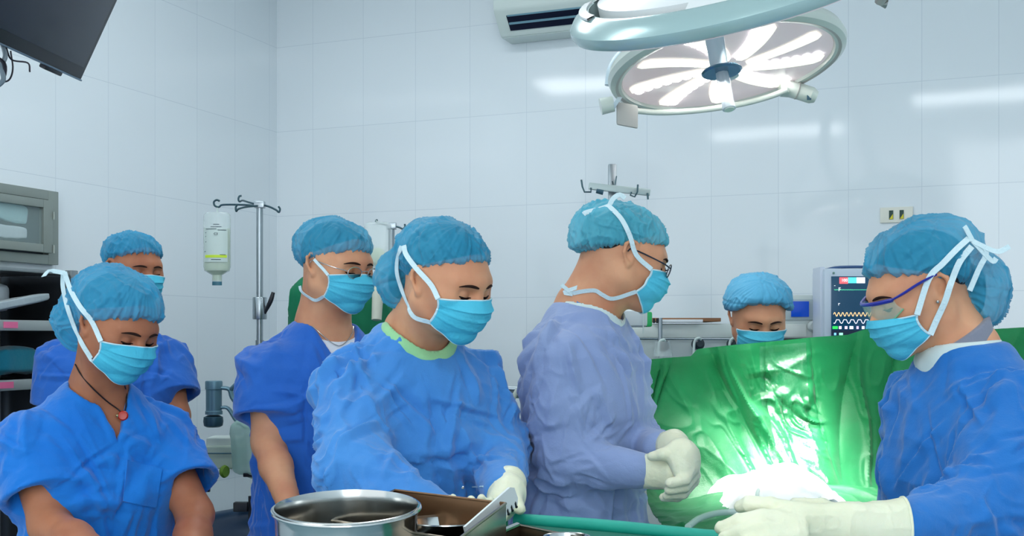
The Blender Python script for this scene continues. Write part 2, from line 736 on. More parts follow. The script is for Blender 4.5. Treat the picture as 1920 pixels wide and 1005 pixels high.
def add_head(fd, h, s=1.0, female=True):
    """a head with brow, sockets, lids, nose, lips, chin and ears"""
    g = lambda x, y, z: h.w(x * s, y * s, (z * .87 if z < 0 else z) * s)
    R = h.R
    fd.ell(g(0, -.016, .035), (.0745 * s, .094 * s, .080 * s), R)
    fd.ell(g(0, .022, -.030), (.062 * s, .066 * s, .078 * s), R, .04)
    fd.ell(g(0, .010, .005), (.0725 * s, .080 * s, .06 * s), R, .03)
    jw = .052 if female else .058
    for q in (-1, 1):
        fd.cone(g(q * jw, .000, -.062), g(q * .016, .066, -.098), .019 * s, .017 * s, .03)
        fd.ell(g(q * .044, .052, -.022), (.024 * s, .022 * s, .020 * s), R, .025)
        fd.cone(g(q * .010, .082, .022), g(q * .046, .066, .022), .010 * s, .008 * s, .018)
    fd.ell(g(0, .070, -.098), (.021 * s, .018 * s, .017 * s), R, .025)
    for q in (-1, 1):
        fd.ell(g(q * .031, .094, -.002), (.019 * s, .017 * s, .0125 * s), R, .014, 'd')
        fd.ell(g(q * .031, .0715, -.002), (.0158 * s, .0145 * s, .0140 * s), R, .004)
    fd.cone(g(0, .084, .008), g(0, .103, -.030), .0072 * s, .0105 * s, .012)
    for q in (-1, 1):
        fd.ell(g(q * .0125, .094, -.035), (.0078 * s, .010 * s, .0075 * s), R, .008)
    fd.ell(g(0, .083, -.058), (.022 * s, .010 * s, .006 * s), R, .006)
    fd.ell(g(0, .081, -.068), (.019 * s, .010 * s, .006 * s), R, .006)
    for q in (-1, 1):
        # ear: a cupped plate with a rolled rim and a lobe
        e = lambda a, b, c: g(q * (.071 + a), b, c)
        fd.cone(e(.004, -.004, .014), e(.004, -.002, -.022), .016 * s, .010 * s, .004, 'u', q * R[0] * 0.94 - R[1] * 0.34, .38)
        rim = [(.004, .010, .014), (.009, .004, .027), (.013, -.010, .030), (.016, -.021, .018), (.015, -.020, .000), (.010, -.010, -.018), (.006, -.001, -.028)]
        for i in range(len(rim) - 1):
            fd.cone(e(*rim[i]), e(*rim[i + 1]), .0042 * s, .0042 * s, .003)
        fd.cone(e(.006, -.003, -.026), e(.006, -.002, -.030), .0075 * s, .006 * s, .004)
        fd.ell(e(.013, -.004, .000), (.005 * s, .008 * s, .012 * s), R, .004, 'd')


def add_hand(fd, wrist, dirv, palm_n, r=1.0, curl=0.5, k=.008):
    """palm, four fingers of unequal length and a side thumb"""
    d = norm(dirv)
    n = norm(palm_n - d * np.dot(palm_n, d))
    sdir = np.cross(d, n)
    R = np.array([sdir, n, d])
    w = np.asarray(wrist, float)
    fd.cone(w, w + d * .03, .026 * r, .030 * r, .02, 'u', n, .7)
    fd.ell(w + d * .062 * r, (.042 * r, .016 * r, .048 * r), R, .02)
    L = [.062, .072, .068, .054]
    for i in range(4):
        b = w + d * .098 * r + sdir * (i - 1.5) * .020 * r
        a1 = curl * .9
        p1 = b + (d * math.cos(a1) + n * math.sin(a1)) * L[i] * .45 * r
        p2 = p1 + (d * math.cos(a1 * 2.2) + n * math.sin(a1 * 2.2)) * L[i] * .32 * r
        p3 = p2 + (d * math.cos(a1 * 3) + n * math.sin(a1 * 3)) * L[i] * .25 * r
        fd.cone(b, p1, .0098 * r, .0092 * r, k)
        fd.cone(p1, p2, .0090 * r, .0084 * r, .003)
        fd.cone(p2, p3, .0083 * r, .0074 * r, .003)
    t0 = w + d * .03 * r - sdir * .030 * r
    t1 = t0 + (d * .6 - sdir * .5 + n * .4) * .040 * r
    t2 = t1 + (d * .85 - sdir * .05 + n * .4) * .034 * r
    fd.cone(t0, t1, .015 * r, .012 * r, .012)
    fd.cone(t1, t2, .0115 * r, .0092 * r, .004)


def fold_disp(v, n, T, bones, seed, amp=1.0, lean=0.0, scale=1.0):
    """cloth folds: hanging folds on the trunk, gathers around the limbs"""
    x, y, z = T.loc(v[:, 0], v[:, 1], v[:, 2])
    wx = vnoise(v[:, 0] * 5, v[:, 1] * 5, v[:, 2] * 4, seed) * .06
    wz = vnoise(v[:, 0] * 4, v[:, 1] * 4, v[:, 2] * 5, seed + 1) * .08
    xx, yy, zz = v[:, 0] + wx, v[:, 1] + wx, v[:, 2] + wz
    k = scale
    big = ridge((xx + lean * zz) * 9 * k, yy * 9 * k, zz * 2.6 * k, seed + 2, 1.6)
    mid = ridge((xx - zz * .7) * 13 * k, yy * 13 * k, (zz + xx * .5) * 8 * k, seed + 3, 2.2)
    crs = ridge(xx * 6 * k, yy * 6 * k, (zz + xx * .6) * 15 * k, seed + 8, 2.5)
    fine = ridge(xx * 24 * k, yy * 24 * k, (zz + xx) * 15 * k, seed + 4, 2.0)
    d = big * .0060 + mid * .0022 + crs * .0012 + fine * .0006
    W = np.zeros(len(v))
    D = np.zeros(len(v))
    for i, (a, b, r, am, kind) in enumerate(bones):
        a, b = np.asarray(a, float), np.asarray(b, float)
        ab = b - a
        L = np.linalg.norm(ab)
        p = v - a
        t = (p @ ab) / L ** 2
        tc = np.clip(t, 0, 1)
        q = p - tc[:, None] * ab
        dist = np.linalg.norm(q, axis=1)
        w = np.exp(-((np.maximum(dist - r * .9, 0)) / (r * .35)) ** 2) * np.clip((t + .15) / .3, 0, 1)
        e1 = norm(np.cross(ab, (0.3, .8, .2)))
        e2 = norm(np.cross(ab, e1))
        ang = np.arctan2(q @ e1, q @ e2)
        s1 = t * L
        ca, sa = np.cos(ang), np.sin(ang)
        tw = s1 * 30 + vnoise(ca * 1.5, sa * 1.5, s1 * 9, seed + 20 + i) * 1.6
        g = ridge(ca * 1.1 + tw * .12, sa * 1.1, tw * .62, seed + 11 + i, 1.7) * .0050
        g = g + ridge(ca * 2.6 + s1 * 9, sa * 2.6 - s1 * 9, s1 * 14, seed + 41 + i, 2.0) * .0015
        D += g * w * am
        W += w
    Wc = np.clip(W, 0, 1)
    d = d * (1 - Wc * .75) + D / np.maximum(W, 1)
    return v + n * (d * amp)[:, None]


def crease_disp(v, n, T, bones, seed, count=90, amp=1.0):
    """tent-like creases: sharp crests running along the pull of the cloth"""
    rg = np.random.default_rng(seed + 500)
    N = len(v)
    out = np.zeros(N)
    top = np.nonzero(v[:, 2] > .86)[0]
    down = np.array([0, 0, -1.0])
    sh = [b[0] for b in bones if b[4] == 0]
    for c in range(count):
        i = top[rg.integers(len(top))]
        p0, n0 = v[i], n[i]
        best, bw = None, 1e9
        for b in bones:
            a, e, r = np.asarray(b[0], float), np.asarray(b[1], float), b[2]
            ab = e - a
            t = np.clip(np.dot(p0 - a, ab) / np.dot(ab, ab), 0, 1)
            d = np.linalg.norm(p0 - a - t * ab) - r
            if d < .035 and d < bw and (t > .12 or b[4] == 1):
                best, bw, bt = b, d, t
        if best is not None:
            ax = norm(np.asarray(best[1]) - np.asarray(best[0]))
            rn = norm(np.cross(ax, n0))
            el = (1 - bt) if best[4] == 0 else bt       # 0 at the elbow
            an = math.radians(rg.uniform(50, 88) if el < .35 else rg.uniform(18, 55)) * (1 if rg.random() < .6 else -1)
            dr = ax * math.cos(an) + rn * math.sin(an)
            L = rg.uniform(.04, .14)
            w = rg.uniform(.0045, .011)
            A = rg.uniform(.003, .0085)
        else:
            s_ = min(sh, key=lambda q: np.linalg.norm(q - p0)) if sh else p0
            fan = norm(p0 - s_)
            dr = down * rg.uniform(.5, 1.2) + fan * rg.uniform(0, .9) + rg.normal(0, .28, 3)
            if rg.random() < .22:
                dr = np.cross(dr, n0) + down * rg.uniform(-.4, .4)
            L = rg.uniform(.08, .28)
            w = rg.uniform(.005, .016)
            A = rg.uniform(.004, .012)
        dr = norm(dr - n0 * np.dot(dr, n0))
        bend = np.cross(dr, n0) * rg.normal(0, .12)
        pts = []
        for t in np.linspace(-.5, .5, 6):
            q = p0 + dr * L * t + bend * L * (t * t)
            k = None
            pts.append(q)
        # drop the line onto the surface
        near = np.nonzero(np.abs(v - p0).max(1) < L * .6 + w * 5)[0]
        vv = v[near]
        snapped = []
        for q in pts:
            k = np.argmin(((vv - q) ** 2).sum(1))
            snapped.append(q + n[near[k]] * np.dot(vv[k] - q, n[near[k]]))
        dist = np.full(len(near), 9.0)
        par = np.zeros(len(near))
        sg = np.zeros(len(near))
        for k in range(5):
            a, b = snapped[k], snapped[k + 1]
            ab = b - a
            t = np.clip(((vv - a) @ ab) / (ab @ ab + 1e-12), 0, 1)
            q = vv - a - t[:, None] * ab
            d = np.linalg.norm(q, axis=1)
            m = d < dist
            dist[m] = d[m]
            par[m] = (k + t[m]) / 5
            sg[m] = (q @ np.cross(ab, n0))[m]
        tap = np.sin(np.pi * np.clip(par, 0, 1)) ** .7
        wl = np.where(sg > 0, w * .7, w * 1.5)
        prof = np.exp(-dist / wl) - .35 * np.exp(-((dist - 2.2 * wl) / wl) ** 2)
        out[near] += A * prof * tap * (1 if rg.random() < .62 else -.8)
    return v + n * (np.clip(out, -.009, .016) * amp)[:, None]


def line_creases(v, n, lines, rg):
    """lines: (points, width, height) laid on the surface"""
    out = np.zeros(len(v))
    for pts, w, A in lines:
        pts = np.asarray(pts)
        L = np.linalg.norm(pts[-1] - pts[0])
        c = pts.mean(0)
        near = np.nonzero(np.abs(v - c).max(1) < L * .65 + w * 5)[0]
        if len(near) < 4:
            continue
        vv = v[near]
        sn = []
        for q in pts:
            k = np.argmin(((vv - q) ** 2).sum(1))
            sn.append(vv[k])
        dist = np.full(len(near), 9.0)
        par = np.zeros(len(near))
        for k in range(len(sn) - 1):
            a, b = sn[k], sn[k + 1]
            ab = b - a
            t = np.clip(((vv - a) @ ab) / (ab @ ab + 1e-12), 0, 1)
            d = np.linalg.norm(vv - a - t[:, None] * ab, axis=1)
            m = d < dist
            dist[m] = d[m]
            par[m] = (k + t[m]) / (len(sn) - 1)
        tap = np.sin(np.pi * np.clip(par, 0, 1)) ** .6
        out[near] += A * tap * (np.exp(-dist / w) - .3 * np.exp(-((dist - 2.2 * w) / w) ** 2))
    return v + n * np.clip(out, -.008, .009)[:, None]


def make_cap(P_, h, spec, parent, bodyb, seed):
    """bouffant cap: gathered dome with an elastic rim"""
    c = spec.get('c', (0, -.022, .052))
    r = spec.get('r', (.088, .112, .088))
    z0, sl = spec.get('z0', .006), spec.get('slope', .46)
    blobs = spec.get('blobs', [])
    lo = np.array([1e9] * 3)
    hi = -lo
    for cc, rr in [(c, r)] + blobs:
        w = h.w(*cc)
        m = max(rr) + .025
        lo = np.minimum(lo, w - m)
        hi = np.maximum(hi, w + m)
    st = .0026
    fd = Field(*[np.arange(lo[i], hi[i], st) for i in range(3)])
    fd.ell(h.w(*c), r, h.R)
    for cc, rr in blobs:
        fd.ell(h.w(*cc), rr, h.R, spec.get('k', .03))
    rk = spec.get('round', .022)
    kick = spec.get('kick', 0.0)

    def plane(X, Y, Z):
        x, y, z = h.loc(X, Y, Z)
        return ((z0 + sl * y + kick * np.maximum(np.abs(x) - .05, 0) - z)) / math.sqrt(1 + sl * sl)
    fd.v[:] = smax(fd.v, plane(fd.xs[:, None, None], fd.ys[None, :, None], fd.zs[None, None, :]).astype(np.float32), rk)
    for cc, rr in spec.get('low', []):
        fd.ell(h.w(*cc), rr, h.R, .02)
    v, q = fd.mesh(2)
    n = vnormals(v, q)
    x, y, z = h.loc(v[:, 0], v[:, 1], v[:, 2])
    e = (z - (z0 + sl * y)) / math.sqrt(1 + sl * sl)        # height above the elastic
    th = np.arctan2(x, y - c[1] - .3 * z)
    nn = spec.get('pleats', 15)
    ww = vnoise(x * 12, y * 12, z * 12, seed) * .25
    pl = ridge(np.cos(th + ww) * nn * .5, np.sin(th + ww) * nn * .5, e * 7, seed + 1, 1.3)
    pl2 = ridge(np.cos(th) * nn, np.sin(th) * nn, e * 9, seed + 2, 1.5)
    rim = np.exp(-np.maximum(e, 0) / .030)
    up = np.clip(e / .02, 0, 1)
    cr = ridge(x * 16 + ww * 5, y * 16, z * 16 + x * 10, seed + 3, 2.0)
    cr2 = ridge(x * 30 + ww * 9, y * 30 + z * 12, z * 26, seed + 4, 1.7)
    d = (pl * (.0022 + .0050 * rim) + pl2 * .0026 * rim + cr * .0050 * up + cr2 * .0021 * up) * spec.get('amp', 1.0)
    d -= .0025 * np.exp(-((e - .004) / .004) ** 2)
    v = v + n * d[:, None]
    rg = np.random.default_rng(seed + 900)
    n = vnormals(v, q)
    lines = []
    axis = norm(h.w(0, -sl, 1) - h.c)
    for _ in range(spec.get('creases', 85)):
        i = rg.integers(len(v))
        p0, n0 = v[i], n[i]
        if e[i] < -.002:
            continue
        mer = axis - n0 * np.dot(axis, n0)
        mer = norm(mer) + np.cross(n0, norm(mer)) * rg.normal(0, .45 + 3 * min(e[i], .1))
        mer = norm(mer)
        L = rg.uniform(.03, .11)
        side = np.cross(n0, mer) * rg.normal(0, .15)
        lines.append(([p0 + mer * L * t + side * L * t * t - n0 * (L * t) ** 2 * 4 for t in np.linspace(-.5, .5, 6)], rg.uniform(.0025, .005), rg.uniform(.0018, .0045) * (1 if rg.random() < .65 else -.9)))
    v = line_creases(v, n, lines, rg)
    o = np_mesh('surgical_cap', v, q, CAPM[spec.get('m', 'azure')], parent)
    return o, v, q


def ray_out(b, c, d, far=0.6):
    """outermost hit on a surface seen from outside along -d"""
    o = Vector(c + d * far)
    hit = b.ray_cast(o, Vector(-d), far)
    return None if hit[0] is None else np.array(hit[0])


def ribbon(name, pts, normals, width, material, parent, thick=.0012):
    """a flat tape along points with given normals"""
    pts = np.asarray(pts)
    m = len(pts)
    out = []
    for i in range(m):
        t = norm(pts[min(i + 1, m - 1)] - pts[max(i - 1, 0)])
        sd = norm(np.cross(t, normals[i]))
        w = width if np.isscalar(width) else width[i]
        out.append([pts[i] + sd * w * a for a in (-.5, -.17, .17, .5)])
    return sheet_solid(name, np.array(out), m, 4, material, parent, thick)


def wrap_pts(bvhs, c, ctrl, off=.0022, n=6, smooth_it=3):
    """control points pulled onto the outermost surface seen from c"""
    cp = catmull(ctrl, n)
    P0, N0 = [], []
    for p in cp:
        d = norm(p - c)
        best = None
        for b in bvhs:
            hh = ray_out(b, c, d, .35)
            if hh is not None:
                dd = np.linalg.norm(hh - c)
                if best is None or dd > best:
                    best = dd
        if best is None:
            best = np.linalg.norm(p - c)
        P0.append(c + d * (best + off))
        N0.append(d)
    P0 = np.array(P0)
    for _ in range(smooth_it):
        Q = P0.copy()
        Q[1:-1] = (P0[:-2] + 2 * P0[1:-1] + P0[2:]) / 4
        r0 = np.linalg.norm(P0 - c, axis=1)
        r1 = np.linalg.norm(Q - c, axis=1)
        P0 = c + (Q - c) * (np.maximum(r0, r1) / r1)[:, None]
    return P0, N0


def pix_dir(px, py):
    return norm(np.array([(px - 960) / F, 1.0, (HY - py) / F]))


CAMP = np.array([0, 0, H])


def pix_hit(bvhs, px, py, fallback=None):
    d = pix_dir(px, py)
    best = None
    for b in bvhs:
        hh = b.ray_cast(Vector(CAMP), Vector(d))
        if hh[0] is not None and (best is None or hh[3] < best[0]):
            best = (hh[3], np.array(hh[0]))
    if best is None:
        if fallback is None:
            return None
        return CAMP + d * (fallback / d[1])
    return best[1]


def project(p):
    return (960 + F * p[0] / p[1], HY - F * (p[2] - H) / p[1])


def pix_ribbon(p, name, start, pxs, width, parent, m=None, lift=.0045, tail=None):
    """a tape laid over the cap, face and neck along the picture path pxs, beginning at a room point"""
    bv = [b for b in (p['cb'], p['bb'], p['gb']) if b is not None]
    path = []
    if start is not None:
        path.append((*project(start), 0))
    path += [(a, b, 0) for a, b in pxs]
    cp = catmull(path, 6)
    pts, dep = [], p['h'].c[1]
    for i, q in enumerate(cp):
        hh = pix_hit(bv, q[0], q[1])
        d = pix_dir(q[0], q[1])
        if i == 0 and start is not None:
            k = start[1] / d[1]
        elif hh is None or abs(hh[1] - dep) > .12:
            k = dep / d[1]
        else:
            k = hh[1] / d[1]
        dep = k * d[1]
        pts.append(CAMP + d * k)
    pts = np.array(pts)
    y = pts[:, 1].copy()
    for _ in range(9):
        z = y.copy()
        z[1:-1] = (y[:-2] + 2 * y[1:-1] + y[2:]) / 4
        y = np.minimum(z, pts[:, 1])
    pts = CAMP + (pts - CAMP) * ((y - lift) / pts[:, 1])[:, None]
    c = p['h'].w(0, -.02, .01)
    nn = [norm(norm(q - c) * .6 - pix_dir(*project(q)) * .8) for q in pts]
    return ribbon(name, pts, nn, width, m or TIE, parent), pts


def make_mask(h, parent, bodyb, s=1.0, seed=0, spec=None):
    spec = spec or {}
    nu, nv = 41, 33
    prof = [(.102, -.008 + spec.get('top', 0)), (.112, -.022), (.117, -.038), (.114, -.060), (.107, -.080), (.097, -.096), (.082, -.109), (.066, -.115)]
    prof = spec.get('prof', prof)
    pc = catmull([[0, a, b] for a, b in prof], 8)
    L = np.cumsum([0] + [np.linalg.norm(pc[i + 1] - pc[i]) for i in range(len(pc) - 1)])
    pts = np.zeros((nu, nv, 3))
    side_top, side_bot = spec.get('st', -.022), spec.get('sb', -.086)
    for i in range(nu):
        u = -1 + 2 * i / (nu - 1)
        a = abs(u)
        for j in range(nv):
            t = j / (nv - 1)
            l = t * L[-1]
            yc = np.interp(l, L, [q[1] for q in pc])
            zc = np.interp(l, L, [q[2] for q in pc])
            ph = u * math.radians(74)
            w = a ** 1.6
            zs = side_top + (side_bot - side_top) * t
            ys = .022
            z = (zc * (1 - w) + zs * w) * .87
            cy = math.cos(ph)
            y = ys + (yc - ys) * max(cy, 0) ** .75 * (1 - .12 * a * a)
            x = .0735 * math.sin(ph) * (1 - .10 * (t - .3) ** 2)
            ple = 0
            for pz in (.22, .42, .62):
                g = (t - pz) / .07
                ple += (max(0, 1 - abs(g)) if g < 0 else max(0, 1 - g * 4)) * .0045
            ple *= (1 - w * .6)
            wob = vnoise(u * 3.0, t * 4, .5, seed) * .0022 + vnoise(u * 8, t * 3, 2.5, seed) * .0012
            rr = 1 + (ple + wob) / .1
            pts[i, j] = h.w(x * rr * s, (ys + (y - ys) * rr) * s, z * s)
    c = h.w(0, 0, -.03)
    for i in range(nu):
        for j in range(nv):
            p = pts[i, j]
            d = norm(p - c)
            hh = ray_out(bodyb, c, d, .128)
            if hh is not None:
                rr = np.linalg.norm(hh - c) + .0035
                if np.linalg.norm(p - c) < rr:
                    pts[i, j] = c + d * rr
    for _ in range(2):
        q = pts.copy()
        q[1:-1] = (pts[:-2] + 2 * pts[1:-1] + pts[2:]) / 4
        pts = q
    o = sheet_solid('face_mask', pts, nu, nv, MASKM, parent, .0022)
    # edge bindings
    bm = bmesh.new()
    for e in (pts[:, 0], pts[:, -1]):
        add_tube(bm, list(e), .0018, 6, 0, True)
    for e in (pts[0], pts[-1]):
        add_tube(bm, list(e), .0026, 6, 0, True)
    bm_obj('mask_binding', bm, MASKE, o)
    WORLD[o.name] = WORLD[o.name]
    return o, pts


def eye_parts(h, parent, s=1.0, openness=0.25, bodyb=None, sides=(-1, 1)):
    for q in sides:
        # lash line and brow follow the surface of the face
        def face(x, z):
            o_ = h.w(x * s, .16, z * s)
            hh = bodyb.ray_cast(Vector(o_), Vector(-h.R[1]))
            return np.array(hh[0]) if hh[0] is not None else h.w(x * s, .08 * s, z * s)
        pl = []
        for i in range(9):
            t = i / 8
            x = q * (.016 + .030 * t)
            z = -.0065 - .0022 * math.sin(math.pi * t) + .0018 * t
            pl.append(face(x, z) + h.R[1] * .0004)
        rr = [.0008, .0013, .0017, .0019, .0020, .0020, .0019, .0016, .0010]
        tube_obj('eyelashes', pl, rr, LASH, parent, 6, 2)
        pb = []
        for i in range(9):
            t = i / 8
            x = q * (.012 + .040 * t)
            z = .0155 + .0055 * math.sin(math.pi * (t * .8 + .1)) - .002 * t
            pb.append(face(x, z) + h.R[1] * .0002)
        rr = [.0016, .0026, .0031, .0032, .0030, .0027, .0022, .0016, .0008]
        tube_obj('eyebrow', pb, rr, BROW, parent, 6, 2)
        if openness > 0:
            pe = []
            for i in range(7):
                t = i / 6
                x = q * (.020 + .022 * t)
                z = -.0090 - .0016 * math.sin(math.pi * t)
                pe.append(face(x, z) + h.R[1] * .0001)
            tube_obj('eye', pe, [.0006, .0012, .0016, .0018, .0016, .0012, .0006], IRIS, parent, 6, 2)


def person(key, label, hp, yaw, pitch, roll, neck, tyaw, tlean=0.0, male=False, skin=SKIN, garment='scrub', gm=None,
           span=None, arms=None, cap=None, seed=1, hs=1.0, mask=True, maskspec=None, neckr=None, gown_z=.42, vneck=None,
           sleeve=.62, lev=None, sw=1.0, foldamp=1.0, hands=(True, True), collar=None, side_lean=0.0, inner=None, eyes=True, hair=True,
           sides=(-1, 1), infl=(.018, .034), tgroll=0.0, droop=.100, creases=230):
    """neck: room point of the base of the neck; arms: (elbow, wrist) room points for right, left"""
    h = Fr(P(*hp), basis(yaw, pitch, roll))
    # trunk frame: leans forward by tlean degrees about the neck base
    T = Fr(neck, basis(tyaw, tlean, tgroll))
    base = (neck[0], neck[1], 0)
    root = thing('person', label, 'person', base)
    L = lev or (LEV_M if male else LEV_F)
    span = span or (.185 if male else .158)
    sho = [T.w(q * span, -.002, -droop) for q in (-1, 1)]
    nr = neckr or (.058 if male else .049)
    hip = T.w(0, 0, -.60)
    feet = []
    knees = []
    for q in (-1, 1):
        hp_ = T.w(q * .09, 0, -.62)
        kn = np.array([hp_[0], hp_[1], .47]) + .02 * T.R[1]
        an = np.array([hp_[0], hp_[1], .09]) - .01 * T.R[1]
        knees.append((hp_, kn))
        feet.append(an)
    # ---- body
    hc = h.c
    m = .145
    allp = np.array([hc, *sho, *[a for ar in arms for a in ar], *feet, hip])
    lo = allp.min(0) - .17
    hi = allp.max(0) + .17
    lo[2] = -.01
    fd = Field(axis_steps(lo[0], hi[0], hc[0] - m, hc[0] + m, .0027, .010),
               axis_steps(lo[1], hi[1], hc[1] - m, hc[1] + m, .0027, .010),
               axis_steps(lo[2], hi[2], hc[2] - m, hc[2] + m, .0027, .016))
    tf = torso_fn(T, L)
    tl, th_ = allp.min(0) - .14, allp.max(0) + .14
    fd.op(tf, np.array([T.c[0] - .34, T.c[1] - .34, T.c[2] - .86]), np.array([T.c[0] + .34, T.c[1] + .34, T.c[2] + .1]))
    add_head(fd, h, hs, not male)
    nb = T.w(0, -.005, -.03)
    fd.cone(h.w(0, -.022, -.055), nb, nr, nr * 1.15, .03)
    fd.cone(h.w(0, -.045, -.02), T.w(0, -.03, -.02), nr * .8, nr, .03)
    for q in (0, 1):   # sternomastoid
        fd.cone(h.w((q * 2 - 1) * .055, -.015, -.04), T.w((q * 2 - 1) * .02, .045, -.035), .014, .012, .02)
    for q in (0, 1):
        el, wr = arms[q]
        aw = .80 if garment == 'gown' else .94
        s_in = sho[q] + (T.c - sho[q]) * .10 + np.array([0, 0, -.014])
        fd.cone(s_in, el, .044 * sw * aw, .040 * sw * aw, .04)
        mid = el + (wr - el) * .3
        fd.cone(el, mid, .040 * sw * aw, .040 * sw * aw, .02)
        fd.cone(mid, wr, .040 * sw * aw, .026 * sw * aw, .02)
        if hands[q]:
            pn = norm(np.cross(wr - el, (0, 0, 1))) * (1 if q else -1)
            add_hand(fd, wr, wr - el, pn * .6 + np.array([0, 0, -.5]), 1.0, .45)
        kn = knees[q]
        fd.cone(kn[0], kn[1], .082, .055, .04)
        fd.cone(kn[1], feet[q], .055, .036, .02)
        fd.cone(feet[q] + np.array([0, 0, -.045]), feet[q] + T.R[1] * np.array([1, 1, 0]) * .15 + np.array([0, 0, -.06]), .038, .030, .03)
    v, q_ = fd.mesh(1)
    np_mesh('body', v, q_, skin, root)
    bb = BVHTree.FromPolygons(v.tolist(), q_.tolist())
    # ---- hair
    if hair:
        c = (0, -.018, .035)
        r = (.0790 * hs, .096 * hs, .0815 * hs)
        w = h.w(*c)
        fh = Field(*[np.arange(w[i] - .12, w[i] + .12, .0035) for i in range(3)])
        fh.ell(w, r, h.R)

        def hp2(X, Y, Z):
            x, y, z = h.loc(X, Y, Z)
            lim = np.maximum(-.052 - .0 * y, -.020 + 1.25 * (y - .012))
            lim = np.where(y < -.045, -.066, lim)
            return (lim - z) * .6
        fh.v[:] = smax(fh.v, hp2(fh.xs[:, None, None], fh.ys[None, :, None], fh.zs[None, None, :]).astype(np.float32), .008)
        for cc, rr in (cap or {}).get('bun', []):
            fh.ell(h.w(*cc), rr, h.R, .02)
        vh, qh = fh.mesh(1)
        nh = vnormals(vh, qh)
        np_mesh('hair', vh, qh, HAIR, root)
    # ---- garment
    zcut = -.60 if garment == 'scrub' else None
    zlow = (T.c[2] - .64) if garment == 'scrub' else gown_z
    allg = np.array([*sho, *[a for ar in arms for a in ar], T.w(0, 0, -.6)])
    if garment == 'scrub':
        allg = np.array([*sho, *[s_ + (ar[0] - s_) * sleeve for s_, ar in zip(sho, arms)], T.w(0, 0, -.6)])
    lo = allg.min(0) - .17
    hi = allg.max(0) + .17
    lo[2] = zlow - .03
    hi[2] = max(hi[2], T.c[2] + .09)
    gs = .0040
    zs = axis_steps(lo[2], hi[2], max(lo[2], .95), hi[2], gs, .02)
    fg = Field(np.arange(lo[0], hi[0], gs), np.arange(lo[1], hi[1], gs), zs)
    LG = list(L)
    if garment == 'gown':
        LG = [q for q in L if q[0] > -.34] + [(-.45, .160, .118, .01), (-.6, .188, .138, .006), (-.8, .21, .158, 0), (-1.1, .24, .18, 0)]
    tg = torso_fn(T, LG, infl[0], infl[1], zcut if zcut else -1.3, .03)
    fg.op(tg, np.array([T.c[0] - .42, T.c[1] - .42, 0]), np.array([T.c[0] + .42, T.c[1] + .42, T.c[2] + .12]))
    bones = []
    cuffs = []
    for q in (0, 1):
        el, wr = arms[q]
        s_ = sho[q]
        if garment == 'scrub':
            e_ = s_ + (el - s_) * sleeve
            bones.append((s_, e_, .07 * sw, .5, 0))
            dirv = norm(e_ - s_)
            sf = Field(fg.xs, fg.ys, fg.zs)
            out_ = norm(s_ - T.c)
            sf.cone(s_ + (s_ - el) * .0, e_ + dirv * .02, .054 * sw, .082 * sw, 0)

            def cutfn(X, Y, Z, e_=e_, dirv=dirv):
                return ((X - e_[0]) * dirv[0] + (Y - e_[1]) * dirv[1] + (Z - e_[2]) * dirv[2])
            sf.op(cutfn, e_ - .2, e_ + .2, .004, 'i')
            sf.cone(s_ + (e_ - s_) * .70, e_ + dirv * .05, .058 * sw, .073 * sw, .004, 'd')
            fg.v = smin(fg.v, sf.v, .05)
        else:
            fg.cone(s_ + (s_ - el) * .02, s_ + (el - s_) * .5, .057 * sw, .066 * sw, .045)
            fg.cone(s_ + (el - s_) * .5, el, .066 * sw, .066 * sw, .02)
            fg.cone(el, wr, .064 * sw, .040, .03)
            bones.append((s_, el, .07 * sw, 1.0, 0))
            bones.append((el, wr, .06 * sw, 1.15, 1))
            cuffs.append((el, wr))
    # neck opening
    fun = fg.v.copy() if collar else None
    nk0 = T.w(0, .004, -.06)
    nk1 = T.w(0, .0, .02) * .4 + h.w(0, -.03, -.06) * .6
    hole = spec_hole = nr + .012
    fg.cone(nk0 + (nk1 - nk0) * .15, nk1 + (nk1 - nk0), hole, hole + .01, .006, 'd')
    if vneck:
        depth, slope, off = vneck

        def vfn(X, Y, Z):
            x, y, z = T.loc(X, Y, Z)
            return np.maximum((np.abs(x - off) - (z + depth) * slope) * .85, .012 - y)
        fg.op(vfn, T.c - .3, T.c + .3, .004, 'd')
    v, q_ = fg.mesh(1)
    n = vnormals(v, q_)
    v2 = fold_disp(v, n, T, bones, seed * 10, foldamp, side_lean)
    v2 = lap(v2, q_, .3)
    n2 = vnormals(v2, q_)
    v2 = crease_disp(v2, n2, T, bones, seed * 10, creases, foldamp)
    fade = np.ones(len(v))
    for q in (0, 1):
        end = (sho[q] + (arms[q][0] - sho[q]) * sleeve) if garment == 'scrub' else arms[q][1]
        fade = np.minimum(fade, np.clip((np.linalg.norm(v - end, axis=1) - .055) / .06, .12 if garment == 'gown' else .3, 1))
    v2 = v + (v2 - v) * fade[:, None]
    x, y, z = T.loc(v[:, 0], v[:, 1], v[:, 2])
    # keep the neckline crisp
    dn = np.sqrt(x ** 2 + y ** 2)
    w = np.clip((dn - .08) / .07, 0, 1)[:, None]
    w = np.where((z > -.12)[:, None], w, 1)
    v2 = v * (1 - w) + v2 * w
    gname = 'scrub_top' if garment == 'scrub' else 'surgical_gown'
    go = np_mesh(gname, v2, q_, gm, root)
    gb = BVHTree.FromPolygons(v2.tolist(), q_.tolist())
    if collar:
        cm, cw, ct = collar
        fc = Field(fg.xs, fg.ys, fg.zs)
        fc.v = fun - ct
        kk = Field(fg.xs, fg.ys, fg.zs)
        kk.cone(nk0 + (nk1 - nk0) * .15, nk1 + (nk1 - nk0), hole + cw, hole + cw, 0)
        fc.v = smax(fc.v, kk.v, .004)
        fc.cone(nk0 - (nk1 - nk0) * .6, nk1 + (nk1 - nk0), hole - .001, hole + .009, .004, 'd')
        vc, qc = fc.mesh(1)
        np_mesh('collar', vc, qc, cm, go)
